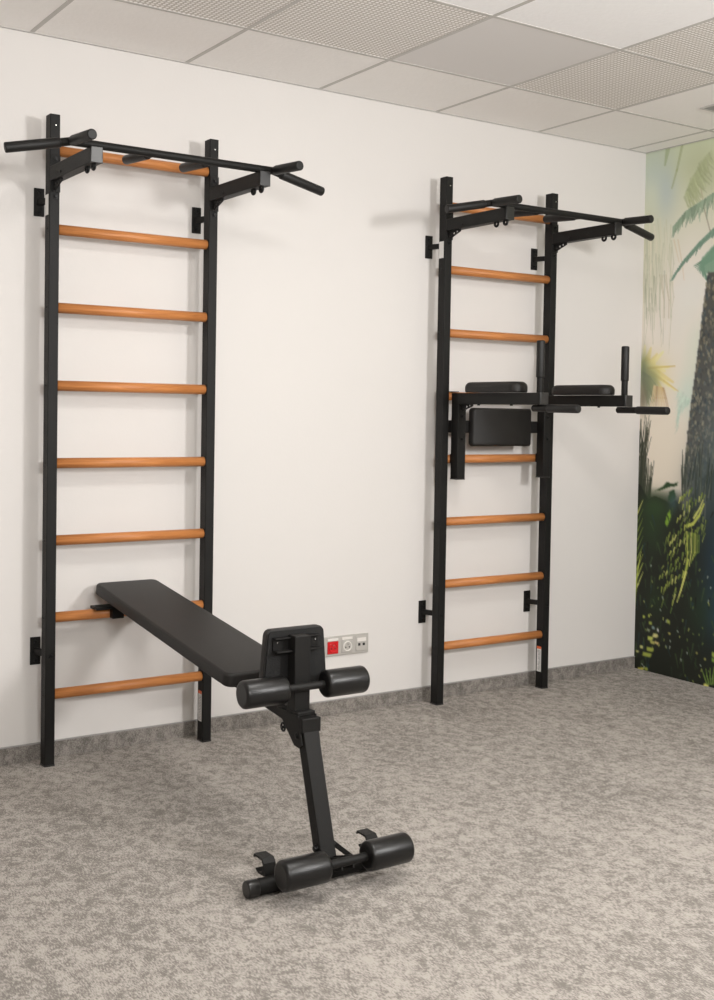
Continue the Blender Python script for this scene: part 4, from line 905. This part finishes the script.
('L',(140,150,130),0.8,0.008,0.006,[(0.232,0.149),(0.229,0.139)]),
('L',(110,120,60),0.8,0.008,0.006,[(0.074,0.208),(0.079,0.202)]),
('L',(90,104,50),0.8,0.008,0.006,[(0.255,0.424),(0.253,0.418)]),
('L',(110,120,60),0.8,0.008,0.006,[(0.404,0.551),(0.399,0.544)]),
('L',(150,155,80),0.8,0.008,0.006,[(0.415,0.042),(0.42,0.036)]),
('L',(110,120,60),0.8,0.008,0.006,[(0.153,0.188),(0.152,0.184)]),
('L',(90,104,50),0.8,0.008,0.006,[(0.428,0.275),(0.43,0.27)]),
('L',(150,155,80),0.8,0.008,0.006,[(0.459,0.398),(0.462,0.394)]),
('L',(110,120,60),0.8,0.008,0.006,[(0.409,0.24),(0.408,0.234)]),
('L',(140,150,130),0.8,0.008,0.006,[(0.496,0.047),(0.493,0.041)]),
('L',(90,104,50),0.8,0.008,0.006,[(0.264,0.426),(0.258,0.417)]),
('L',(140,150,130),0.8,0.008,0.006,[(0.302,0.1),(0.303,0.092)]),
('L',(140,150,130),0.8,0.008,0.006,[(0.339,0.139),(0.339,0.133)]),
('L',(90,104,50),0.8,0.008,0.006,[(0.492,0.168),(0.496,0.164)]),
('L',(110,120,60),0.8,0.008,0.006,[(0.279,0.395),(0.273,0.387)]),
('L',(110,120,60),0.8,0.008,0.006,[(0.092,-0.021),(0.089,-0.03)]),
('L',(90,104,50),0.8,0.008,0.006,[(0.232,0.526),(0.229,0.519)]),
('L',(90,104,50),0.8,0.008,0.006,[(0.147,0.43),(0.143,0.424)]),
('L',(110,120,60),0.8,0.008,0.006,[(0.112,0.335),(0.106,0.327)]),
('L',(140,150,130),0.8,0.008,0.006,[(0.232,0.178),(0.234,0.173)]),
('L',(110,120,60),0.8,0.008,0.006,[(0.204,0.143),(0.208,0.138)]),
('P',(150,160,66),0.95,[(0.059,0.091),(0.118,0.094),(0.107,0.073),(0.053,0.072)]),
('P',(150,160,66),0.95,[(0.084,0.121),(0.13,0.121),(0.122,0.101),(0.08,0.102)]),
('P',(170,168,84),0.95,[(0.103,0.159),(0.136,0.159),(0.13,0.144),(0.1,0.145)]),
('P',(196,192,120),0.95,[(0.121,0.198),(0.154,0.195),(0.148,0.176),(0.119,0.179)]),
('P',(176,182,84),0.95,[(0.089,0.177),(0.122,0.175),(0.116,0.156),(0.086,0.159)]),
('P',(200,180,110),0.95,[(0.136,0.16),(0.162,0.159),(0.157,0.144),(0.133,0.146)]),
('P',(190,190,110),0.95,[(0.038,0.123),(0.058,0.12),(0.054,0.106),(0.036,0.109)]),
('P',(190,190,110),0.95,[(0.012,0.092),(0.032,0.092),(0.028,0.082),(0.01,0.083)]),
('P',(186,180,80),0.95,[(0.028,0.009),(0.068,0.011),(0.06,-0.005),(0.024,-0.006)]),
('P',(150,160,66),0.95,[(0.074,0.018),(0.094,0.016),(0.091,0.001),(0.073,0.004)]),
('P',(220,220,210),0.95,[(0.146,0.227),(0.16,0.223),(0.157,0.209),(0.146,0.213)]),
('P',(120,140,130),0.95,[(0.114,0.232),(0.133,0.229),(0.13,0.215),(0.112,0.218)]),
('P',(140,150,110),0.95,[(0.081,0.216),(0.101,0.213),(0.098,0.199),(0.08,0.202)]),
('P',(180,190,80),0.95,[(0.053,0.277),(0.066,0.274),(0.064,0.26),(0.052,0.264)]),
('P',(180,190,80),0.95,[(0.086,0.288),(0.099,0.284),(0.097,0.27),(0.085,0.274)]),
('P',(150,160,70),0.95,[(0.093,0.254),(0.113,0.251),(0.11,0.236),(0.092,0.24)]),
('P',(150,160,70),0.95,[(0.209,0.282),(0.228,0.277),(0.225,0.259),(0.208,0.264)]),
('P',(190,180,90),0.95,[(0.217,0.219),(0.236,0.218),(0.233,0.209),(0.216,0.21)]),
('P',(200,196,100),0.95,[(0.446,0.013),(0.475,0.013),(0.47,-0.001),(0.443,-0.001)]),
('P',(150,165,70),0.95,[(0.488,0.169),(0.511,0.164),(0.507,0.142),(0.486,0.147)]),
('P',(120,150,60),0.95,[(0.489,0.141),(0.512,0.137),(0.508,0.119),(0.487,0.123)]),
('P',(170,160,80),0.95,[(0.393,0.152),(0.405,0.15),(0.403,0.141),(0.392,0.143)]),
('P',(190,180,90),0.95,[(0.442,0.132),(0.454,0.13),(0.452,0.121),(0.441,0.123)]),
('L',(104,130,56),0.9,0.01,0.004,[(0.463,0.011),(0.445,0.046),(0.432,0.072)]),
('L',(104,130,56),0.9,0.01,0.004,[(0.475,0.014),(0.462,0.049),(0.455,0.082)]),
('L',(104,130,56),0.9,0.01,0.004,[(0.487,0.016),(0.48,0.053),(0.479,0.091)]),
('L',(104,130,56),0.9,0.01,0.004,[(0.498,0.019),(0.497,0.057),(0.502,0.1)]),
]
# mural wall: a printed wallpaper of a misty palm jungle
def mural():
    s = np.concatenate([np.arange(0, .66, .005), np.arange(.66, 2.6, .013), [2.6]]); z = np.linspace(0, H, 521)
    Sg, Zg = np.meshgrid(s, z); img = np.zeros((*Sg.shape, 3))
    st = [(0, (30,33,24)), (.86, (34,38,28)), (.93, (205,196,172)), (1.4, (214,206,184)), (1.9, (216,210,192)), (2.3, (196,198,168)), (2.6, (188,196,160))]
    for ch in range(3): img[..., ch] = np.interp(Zg, [a for a, _ in st], [c[ch] for _, c in st])
    rng = random.Random(5)
    def seg(pts, w0, w1, col, al):
        n_ = len(pts)-1
        for i in range(n_):
            (x0, z0), (x1, z1) = pts[i], pts[i+1]; wa = w0+(w1-w0)*i/n_; wb = w0+(w1-w0)*(i+1)/n_; mw = max(wa, wb)
            c0, c1 = np.searchsorted(s, [min(x0, x1)-mw, max(x0, x1)+mw]); r0, r1 = np.searchsorted(z, [min(z0, z1)-mw, max(z0, z1)+mw])
            if c1 <= c0 or r1 <= r0: continue
            X = Sg[r0:r1, c0:c1]; Z = Zg[r0:r1, c0:c1]; dx, dz = x1-x0, z1-z0; LL = dx*dx+dz*dz+1e-9
            t = np.clip(((X-x0)*dx+(Z-z0)*dz)/LL, 0, 1); d = np.hypot(X-x0-t*dx, Z-z0-t*dz)
            a = np.clip(((wa+(wb-wa)*t)/2-d)/.004+.5, 0, 1)*al
            img[r0:r1, c0:c1] += (np.array(col)-img[r0:r1, c0:c1])*a[..., None]
    def poly(pts, col, al):
        ins = np.zeros(Sg.shape, bool); n_ = len(pts)
        for i in range(n_):
            x0, z0 = pts[i]; x1, z1 = pts[(i+1) % n_]
            if z0 == z1: continue
            ins ^= ((z0 > Zg) != (z1 > Zg)) & (Sg < (x1-x0)*(Zg-z0)/(z1-z0)+x0)
        a = ins.astype(float); p_ = np.pad(a, 1, mode='edge')
        a = (p_[:-2, 1:-1]+p_[2:, 1:-1]+p_[1:-1, :-2]+p_[1:-1, 2:]+2*a)/6*al
        img[...] += (np.array(col)-img)*a[..., None]
        return ins
    def blob(cx, cz, rx, rz, col, al):
        a = al*np.exp(-((Sg-cx)/rx)**2-((Zg-cz)/rz)**2); img[...] += (np.array(col)-img)*a[..., None]
    def frond(pts, ln, ang, n_, col, al):
        for k in range(n_):
            t = (k+.5)/n_*(len(pts)-1); i = min(int(t), len(pts)-2); q = t-i
            x = pts[i][0]+(pts[i+1][0]-pts[i][0])*q; zz = pts[i][1]+(pts[i+1][1]-pts[i][1])*q
            a = ang+rng.uniform(-.35, .2); L = ln*rng.uniform(.6, 1.1)*(.5+.5*min(1, t/len(pts)+.3)); ff = rng.uniform(.88, 1.12); c = [min(255, v*ff) for v in col]
            seg([(x, zz), (x-L*.5*math.cos(a)*.8, zz+L*.5*math.sin(a)), (x-L*math.cos(a)*1.1, zz+L*math.sin(a))], .014, .004, c, al)
    last = None
    for T in ART:
        if T[0] == 'P': last = poly(T[3], T[1], T[2])
        elif T[0] == 'L': seg(T[5], T[3], T[4], T[1], T[2])
        elif T[0] == 'B': blob(*T[5], T[3], T[4], T[1], T[2])
        elif T[0] == 'F': frond(T[6], T[3], T[4], T[5], T[1], T[2])
        elif T[0] == 'K':
            yy, xx = np.where(last)
            for k in range(1500):
                i = rng.randrange(len(yy)); x = s[xx[i]]; zz = z[yy[i]]
                c = rng.choice([(140,132,104), (112,110,94), (56,58,54), (46,54,56), (66,78,78), (154,148,116), (84,80,64)])
                seg([(x, zz), (x+rng.uniform(-.006, .006), zz-rng.uniform(.004, .018))], .012, .007, c, .55)
            blob(.5, 1.15, .14, .35, (92, 106, 104), .45)
    # the part further along the wall
    for k in range(260):
        x = rng.uniform(.78, 2.6); zz = rng.uniform(.5, 1.1); a = rng.uniform(-.8, .8)
        seg([(x, zz-.25), (x+a*.08, zz), (x+a*.25, zz+.12)], .03, .005, rng.choice([(40,48,32), (52,64,40), (34,40,34), (150,160,70)]), .8)
    for cx in (1.35, 2.15):
        seg([(cx, .5), (cx+.05, 1.5), (cx-.02, 2.6)], .22, .16, (98, 100, 84), .8)
        for k in range(9):
            a = k*.7; frond([(cx, 2.1), (cx+.3*math.cos(a), 2.25+.1*math.sin(a)), (cx+.55*math.cos(a), 2.05+.2*math.sin(a))], .16, -1.4, 22, (128, 148, 116), .6)
    c = img/255; lin_ = np.where(c <= .04045, c/12.92, ((c+.055)/1.055)**2.4)*np.array([1.28, 1.27, 1.44])
    lin_ = np.clip(lin_, 0, .85)
    nr, nc = Sg.shape; me = bpy.data.meshes.new('wall_right')
    co = np.stack([np.full(Sg.size, XC), -Sg.ravel(), Zg.ravel()], 1)
    idx = np.arange(nr*nc).reshape(nr, nc)
    q = np.stack([idx[:-1, :-1], idx[1:, :-1], idx[1:, 1:], idx[:-1, 1:]], -1).reshape(-1, 4)[:, ::-1]
    nq = len(q)
    # front skin plus a thick block behind it
    bx = [(XC+.1, 0, 0), (XC+.1, YR, 0), (XC+.1, YR, H), (XC+.1, 0, H), (XC, YR, 0), (XC, YR, H), (XC, -2.6, 0), (XC, -2.6, H)]
    nb = len(co); verts = np.concatenate([co, np.array(bx)])
    faces = [list(map(int, a)) for a in q]+[[nb, nb+3, nb+2, nb+1], [nb+1, nb+2, nb+5, nb+4], [nb+4, nb+5, nb+7, nb+6]]
    me.from_pydata(verts.tolist(), [], faces)
    ca = me.color_attributes.new('print', 'FLOAT_COLOR', 'POINT')
    col = np.ones((len(verts), 4), np.float32); col[:nb, :3] = lin_.reshape(-1, 3); col[nb:, :3] = .7
    ca.data.foreach_set('color', col.ravel())
    m_ = mat('printed_mural', (.5, .5, .5), .6, spec=.25)
    at = m_.node_tree.nodes.new('ShaderNodeAttribute'); at.attribute_name = 'print'
    m_.node_tree.links.new(at.outputs['Color'], m_.node_tree.nodes['Principled BSDF'].inputs['Base Color'])
    me.materials.append(m_)
    o = bpy.data.objects.new('wall_right', me); C.objects.link(o); struct(o)
mural()

# ---------------------------------------------------------------- wall bars
PW, YF, YB, HP, WB = .0362, -.1098, -.063, 2.30, .6533
X2 = 1.747
RZ = [.2525+.275*k for k in range(8)]
def bolt(b, c, d, rad=.006, h=.005):
    c = Vector(c); d = Vector(d); b.cyl(c, c+d*h*.4, rad*1.35, fil=.0005, seg=16); b.cyl(c, c+d*h, rad, fil=.001, seg=6)
def wall_bars(X, label):
    t = thing('wall_bars', label, 'wall bars', (X+WB/2, -.086, 0), 'steel wall bars with wooden rungs')
    for sgn, xa in ((-1, X), (1, X+WB-PW)):
        p = one('post', M['steel'], t, lambda b: b.box(xa, xa+PW, YF, YB, 0, HP, bev=.0025))
        outx = xa if sgn < 0 else xa+PW
        each('rung_bolt', M['bolt'], p, [lambda b, z=z: bolt(b, (outx, -.086, z), (sgn, 0, 0), .0035, .002) for z in RZ])
        one('hole_plug', M['bolt'], p, lambda b: b.cyl((xa+PW*.55, YF, 2.262), (xa+PW*.55, YF-.0015, 2.262), .0055, fil=.0005))
        one('hole_rivet', M['zinc'], p, lambda b: b.cyl((xa+PW*.55, YF-.0012, 2.261), (xa+PW*.55, YF-.0028, 2.261), .0026, fil=.0005))
        one('foot_cap', M['plastic'], p, lambda b: b.box(xa-.0006, xa+PW+.0006, YF-.0006, YB+.0006, 0, .006, bev=.0004))
        cx = xa+PW/2
        for zc in (2.005, .397):
            px = cx-(.020 if X == 0 else .027)
            k = one('wall_bracket', M['steel'], t, lambda b: [b.box(px-.019, px+.019, -.006, 0, zc-.05, zc+.05, bev=.0025), b.beam((px, -.004, zc), (cx-.004, YB+.002, zc), .018, .022, bev=.002)])
            each('screw', M['bolt'], k, [lambda b, dz=dz: bolt(b, (px, -.006, zc+dz), (0, -1, 0), .006) for dz in (.034, -.034)])
        one('bolt', M['bolt'], t, lambda b: bolt(b, (cx+.004, YF, .392), (0, -1, 0), .0065, .007))
        one('bolt', M['bolt'], t, lambda b: bolt(b, (cx+.004, YF, 2.014), (0, -1, 0), .0065, .007))
    for z in RZ:
        def rg(b): b.lathe((X+PW, -.0865, z), (X+WB-PW, -.0865, z), [(0, .0185), (WB-2*PW, .0185)], seg=32)
        r_ = MB(); rg(r_); r_.build('rung', M['wood'], t, base=(X+WB/2+.2*z, -.0865, z))
    st = one('spec_sticker', M['white'], t, lambda b: b.box(X-.0006, X, -.098, -.066, 1.950, 2.022, bev=0))
    xr = X+WB-PW
    st = one('warning_sticker', M['white'], t, lambda b: b.box(xr-.0006, xr, -.099, -.071, .078, .192))
    st['label'] = 'narrow white printed sticker with orange top'
    one('sticker_header', M['orange'], st, lambda b: b.box(xr-.0012, xr-.0006, -.099, -.071, .184, .196))
    rn = random.Random(int(X*10))
    one('sticker_print', M['ink'], st, lambda b: [b.box(xr-.0009, xr-.0006, -.096, -.096+rn.uniform(.012, .022), z_, z_+.0022) for z_ in [.084+.006*i for i in range(16)]])
    return t
wall_bars(0, 'tall black wall bars whose wooden rungs hold the inclined bench, farther from the mural')
wall_bars(X2, 'tall black wall bars nearer the jungle mural, carrying the padded dip station')

# ---------------------------------------------------------------- pull-up bars
def pull_up(X, label):
    xm = X+WB/2; t = thing('pull_up_bar', label, 'pull-up bar', (xm, YF, 2.08), 'multi-grip pull-up bars')
    zb, yb = 2.126, -.483
    for sgn in (-1, 1):
        cx = xm+sgn*(WB/2-PW/2)
        a = one('bracket_arm', M['steel'], t, lambda b: [b.box(cx-.020, cx+.020, -.505, YF-.005, 2.064, 2.115, bev=.003), b.box(cx-.0185, cx+.0185, YF-.005, YF, 2.028, 2.158, bev=.0015)])
        one('end_cap', M['plastic'], a, lambda b: b.box(cx-.0205, cx+.0205, -.511, -.505, 2.0635, 2.1155, bev=.002))
        one('bolt', M['bolt'], a, lambda b: bolt(b, (cx+.002, YF-.005, 2.142), (0, -1, 0), .0065, .007))
        one('bolt', M['bolt'], a, lambda b: bolt(b, (cx-.020, -.225, 2.079), (-1, 0, 0), .0045, .003))
        for yy in (-.425, -.482):
            one('carabiner_ring', M['bolt'], a, lambda b: b.torus((cx, yy, 2.058), (0, 1, 0), (0, 0, 1), .0105, .0052))
        holed('gusset', M['steel'], a, [(-.1148, 2.064), (-.1148, 2.040), (-.126, 2.030), (-.196, 2.055), (-.196, 2.064)], [(-.130, 2.046, .0055), (-.151, 2.051, .0055), (-.172, 2.056, .005)], .004, lambda u_, v_, w_: (cx-.004+w_, u_, v_))
    one('crossbar', M['steel'], t, lambda b: b.cyl((xm-.386, yb, zb), (xm+.353, yb, zb), .0135, fil=.003))
    for sgn in (-1, 1):
        J = Vector((xm+(.353 if sgn > 0 else -.386), yb, zb))
        A, Bv = Vector((.020 if sgn > 0 else .013, -.153, -.004)), Vector((.224 if sgn > 0 else -.197, .033, -.041))
        for d, nm in ((A, 'straight_grip'), (Bv, 'wide_grip')):
            g = one(nm, M['steel'], t, lambda b: b.cyl(J, J+d*.5, .0135, fil=.003))
            one('grip_sleeve', M['grip'], g, lambda b: b.cyl(J+d*(.12 if nm[0] == 's' else .16), J+d*1.02, .0168, fil=.004))
        I0 = Vector((xm+sgn*.106, yb, zb)); I1 = Vector((xm+sgn*.108, yb+.221, zb+.015)); d = I1-I0
        g = one('inner_grip', M['steel'], t, lambda b: b.cyl(I0, I0+d*.5, .0135, fil=.003))
        one('grip_sleeve', M['grip'], g, lambda b: b.cyl(I0+d*.16, I1, .0165, fil=.004))
    return t
pull_up(0, 'black multi-grip pull-up bar topping the wall bars above the inclined bench')
pull_up(X2, 'black multi-grip pull-up bar topping the wall bars beside the mural, above the dip station')

# ---------------------------------------------------------------- dip station
xm = X2+WB/2
t = thing('dip_station', 'black dip station with padded armrests hooked on the wall bars beside the mural', 'dip station', (xm, -.13, 1.0))
for sgn in (-1, 1):
    cx = xm+(.2435 if sgn > 0 else -.2565); ye_ = -.650 if sgn > 0 else -.672
    up = one('upright_tube', M['steel'], t, lambda b: b.box(cx-.022, cx+.022, -.160, -.112, .993, 1.366, bev=.003))
    one('end_cap', M['plastic'], up, lambda b: b.box(cx-.0225, cx+.0225, -.1605, -.1115, .990, .995, bev=.001))
    for z in (1.267, 1.167): one('bolt', M['bolt'], up, lambda b: bolt(b, (cx+.003, -.160, z), (0, -1, 0), .0055, .006))
    one('rung_hook', M['steel'], up, lambda b: [b.box(cx-.018, cx+.018, -.112, -.062, 1.371, 1.374), b.box(cx-.018, cx+.018, -.067, -.062, 1.345, 1.373)])
    one('rung_rest', M['steel'], up, lambda b: b.box(cx-.02, cx+.02, -.112, -.105, 1.06, 1.10, bev=.001))
    ar = one('arm', M['steel'], t, lambda b: b.box(cx-.021, cx+.021, ye_, -.112, 1.318, 1.366, bev=.003))
    one('end_cap', M['plastic'], ar, lambda b: b.box(cx-.0215, cx+.0215, ye_-.006, ye_, 1.3175, 1.3665, bev=.002))
    pd = MB(); pd.pad(lambda i: rrect(.092-2*i, .350-2*i, .045-i, 10), lambda u_, v_, h_: (cx+u_, -.379+v_, 1.412+h_), .044, .024, .006, k=7); pd = pd.build('armrest_pad', M['vinyl'], t)
    each('pad_screw', M['bolt'], pd, [lambda b, y=y: b.cyl((cx, y, 1.318), (cx, y, 1.313), .006, fil=.001) for y in (-.27, -.48)])
    hd = one('upright_handle', M['steel'], t, lambda b: b.cyl((cx, ye_+.022, 1.362), (cx, ye_+.022, 1.46), .0135))
    one('grip_sleeve', M['grip'], hd, lambda b: b.cyl((cx, ye_+.022, 1.425), (cx, ye_+.022, 1.574), .0168, fil=.006))
    hd = one('forward_handle', M['steel'], t, lambda b: b.cyl((cx, ye_+.058, 1.3035), (cx, -.72, 1.3035), .0135))
    one('grip_sleeve', M['grip'], hd, lambda b: b.cyl((cx, -.70, 1.3035), (cx, -.870, 1.3025), .0165, fil=.005))
    holed('gusset', M['steel'], t, [(-.160, 1.318), (-.160, 1.294), (-.172, 1.288), (-.240, 1.310), (-.240, 1.318)], [(-.177, 1.303, .0055), (-.198, 1.307, .0055), (-.219, 1.312, .005)], .004, lambda u_, v_, w_: (cx-.006+w_, u_, v_))
one('cross_tube', M['steel'], t, lambda b: b.box(xm-.276, xm+.276, -.112, -.078, 1.193, 1.247, bev=.003))
def backpad(b):
    # shallow upholstered pad, its ends curving back
    W2, T = .177, .034
    def prof(i): return W2-i
    def place(u_, v_, h_):
        q = max(0, (abs(u_)-W2+.035)/.035); return (xm-.004+u_, -.112-(T+h_)+.017*q*q*(1 if h_ > -T*.6 else 0), 1.219+v_)
    b.pad(lambda i: rrect(2*(W2-i), .170-2*i, .016-i*.9, 6), place, T, .012, .003, k=6)
one('back_pad', M['vinyl'], t, backpad)

# ---------------------------------------------------------------- inclined bench
xm = WB/2
t = thing('workout_bench', 'long black padded bench sloping down from the wooden rungs to a single floor leg', 'exercise bench', (xm, -1.46, 0))
sl = .1225; ang = math.atan(sl); Lb = 1.072
def BT(x, d, h): # board space: d along the slope from the wall end, h above the top face
    return (xm+x, -.036-d*math.cos(ang)+h*math.sin(ang)*-1, (.6345)-d*math.sin(ang)+h*math.cos(ang))
b = MB(); b.pad(lambda i: rrect(.243-2*i, Lb-2*i, .028-i, 8), lambda u_, v_, h_: BT(u_, Lb/2+v_, h_), .040, .010, .005)
b.build('board_pad', M['vinyl'], t)
one('board_backing', M['padback'], t, lambda b: b.prism([BT(a, Lb/2+c_, -.045) for a, c_ in rrect(.222, Lb-.02, .024, 6)], Vector(BT(0, 0, 0))-Vector(BT(0, 0, -.0055))))
one('support_beam', M['steel'], t, lambda b: b.beam((xm, -.145, .537), (xm, -1.315, .412), .045, .045))
each('beam_spacer', M['steel'], t, [lambda b, y=y: b.beam((xm, y, .62+y*sl-.052), (xm, y-.08, .62+(y-.08)*sl-.052), .12, .030) for y in (-.25, -.85)])
hk = one('wall_hook', M['steel'], t, lambda b: b.box(xm-.150, xm+.150, -.136, -.072, .5475, .558, bev=.002))
for s_ in (-1, 1):
    one('hook_jaw', M['steel'], hk, lambda b: b.box(xm+s_*.066-.022, xm+s_*.066+.022, -.136, -.1055, .512, .557, bev=.003))
one('post', M['steel'], t, lambda b: b.box(xm-.0265, xm+.0245, -1.328, -1.287, .43, .646, bev=.003))
one('collar', M['steel'], t, lambda b: [b.box(xm-.030, xm+.031, -1.378, -1.285, .384, .424, bev=.003), b.box(xm-.028, xm+.029, -1.350, -1.287, .424, .436, bev=.002)])
# end pad, its back turned to the room
ep = MB()
oz = [(-.108, .478), (.108, .478), (.093, .661), (-.093, .661)]
def rpoly(pts, rad, n=5):
    out = []
    for i in range(len(pts)):
        p = Vector(pts[i]); a = (Vector(pts[i-1])-p).normalized(); c_ = (Vector(pts[(i+1) % len(pts)])-p).normalized()
        for k in range(n+1):
            q = k/n; out.append(tuple(p+a*rad*(1-q)**2+c_*rad*q**2))
    return out
ep.pad(lambda i: [((a-.003)*(1-i/.105)+.003, (c_-.57)*(1-i/.095)+.57) for a, c_ in rpoly([(a+.003, c_) for a, c_ in oz], .020)], lambda u_, v_, h_: (xm+u_, -1.251+h_, v_), .028, .008, .004)
ep = ep.build('end_pad', M['vinyl'], t)
one('pad_backing', M['padback'], ep, lambda b: b.prism([(xm+a*.96, -1.285, .570+(c_-.570)*.96) for a, c_ in rpoly([(a+.003, c_) for a, c_ in oz], .014)], (0, .007, 0)))
one('pad_bracket', M['steel'], ep, lambda b: [b.box(xm-.076, xm+.072, -1.305, -1.284, .636, .640, bev=.001), b.box(xm-.076, xm+.072, -1.290, -1.284, .604, .640, bev=.001), b.box(xm-.076, xm+.072, -1.315, -1.284, .600, .605, bev=.001)])
each('bracket_screw', M['zinc'], ep, [lambda b, s_=s_: bolt(b, (xm+s_*.062, -1.290, .625), (0, -1, 0), .0018, .002) for s_ in (-1, 1)])
def rollers(y, z, x0, L, rad, rt, sh=0):
    one('roller_tube', M['steel'], t, lambda b: b.cyl((x0+.01, y, z), (WB-x0-.01, y, z), rt, fil=.002))
    for a in (x0, WB-x0-L):
        a -= sh if a > .3 else 0
        fr = one('foam_roller', M['foam'], t, lambda b: b.cyl((a, y, z), (a+L, y, z), rad, fil=.010, seg=40))
rollers(-1.345, .506, .123, .137, .0390, .0110, .008)
# leg
la, lb = Vector((xm, -1.354, .398)), Vector((xm, -1.463, .058))
one('leg', M['steel'], t, lambda b: b.beam(la, lb, .049, .038, up=(0, -1, 0)))
hp = [(-1.235, .428), (-1.355, .428), (-1.378, .352), (-1.362, .340), (-1.336, .342), (-1.282, .388)]
for s_ in (-1, 1):
    h_ = one('hinge_plate', M['steel'], t, lambda b: b.prism([(xm+s_*.0285-.002, y, z) for y, z in hp], (.004, 0, 0)))
    one('bolt', M['bolt'], h_, lambda b: bolt(b, (xm+s_*.0305, -1.350, .372), (s_, 0, 0), .007, .005))
one('locking_pin', M['bolt'], t, lambda b: [b.torus((xm-.029, -1.272, .379), (0, 1, 0), (0, 0, 1), .011, .0032), b.cyl((xm-.036, -1.275, .379), (xm+.036, -1.275, .379), .0045)])
fb = one('base_tube', M['steel'], t, lambda b: b.cyl((.090, -1.463, .0235), (WB-.090, -1.463, .0235), .0220, fil=.003, seg=32))
for s_ in (-1, 1):
    one('rubber_cap', M['plastic'], fb, lambda b: b.cyl((xm+s_*.212, -1.463, .0235), (xm+s_*.246, -1.463, .0235), .0233, fil=.004, seg=32))
for s_ in (-1, 1):
    x0 = xm+s_*.166-.019
    pr = [(-1.452, .042), (-1.418, .040), (-1.404, .046), (-1.404, .050), (-1.420, .045), (-1.438, .047), (-1.443, .058), (-1.443, .070), (-1.436, .080), (-1.398, .081), (-1.394, .076), (-1.390, .078), (-1.394, .086), (-1.438, .086), (-1.449, .075)]
    one('cradle_hook', M['steel'], t, lambda b: b.prism([(x0, y, z) for y, z in pr], (.036, 0, 0)))
    one('bolt', M['bolt'], t, lambda b: bolt(b, (xm+s_*.0245, -1.455, .088), (s_, 0, 0), .008, .010))
one('base_strut', M['steel'], t, lambda b: b.beam((xm+.028, -1.450, .094), (xm+.092, -1.456, .040), .012, .014, bev=.002))
rollers(-1.565, .084, .126, .137, .0405, .0120)
each('roller_bracket', M['steel'], t, [lambda b, s_=s_: b.beam((xm+s_*.018, -1.47, .046), (xm+s_*.018, -1.57, .082), .005, .034, bev=.001) for s_ in (-1, 1)])

# ---------------------------------------------------------------- sockets
t = thing('socket_panel', 'silver socket strip with red and white outlets, low on the white wall behind the bench', 'wall socket', (1.30, 0, .286))
X0, PT = 1.158, .072
one('frame', M['alu'], t, lambda b: b.box(X0-.002, X0+4*PT+.002, -.010, 0, .248, .330, bev=.002))
def module(i, kind):
    cx = X0+PT*(i+.5); z = .2885
    if kind in ('red', 'white'):
        mm = M['red'] if kind == 'red' else M['pearl']
        body = mm if kind == 'red' else M['alu']
        p = one('red_socket' if kind == 'red' else 'white_socket', body, t, lambda b: b.box(cx-.0265, cx+.0265, -.0145, -.010, z-.0305, z+.0215, bev=.002))
        one('socket_rim', mm, p, lambda b: b.torus((cx, -.0148, z-.004), (1, 0, 0), (0, 0, 1), .0195, .0028, sg=8))
        one('socket_well', mm if kind == 'red' else M['well'], p, lambda b: b.cyl((cx, -.0145, z-.004), (cx, -.0150, z-.004), .0185, fil=.0002))
        each('pin_hole', M['hole'], p, [lambda b, dx=dx: b.cyl((cx+dx, -.0150, z-.008), (cx+dx, -.0157, z-.008), .0032, fil=.0002) for dx in (-.009, .009)])
        one('earth_pin', M['zinc'], p, lambda b: b.cyl((cx, -.015, z+.006), (cx, -.021, z+.006), .0025))
        one('name_strip', M['pearl'], p, lambda b: b.box(cx-.026, cx+.026, -.0135, -.010, z+.0235, z+.0345, bev=.001))
    else:
        p = one('data_outlet', M['alu'], t, lambda b: b.box(cx-.0275, cx+.0275, -.0135, -.010, z-.031, z+.034, bev=.002))
        one('name_strip', M['pearl'], p, lambda b: b.box(cx-.0225, cx+.0225, -.0148, -.0135, z+.010, z+.026, bev=.001))
        each('jack', M['hole'], p, [lambda b, dx=dx: b.box(cx+dx-.0055, cx+dx+.0055, -.0142, -.0135, z-.008, z+.003) for dx in (-.0115, .0115)])
for i, k in enumerate(('red', 'red', 'white', 'data')): module(i, k)
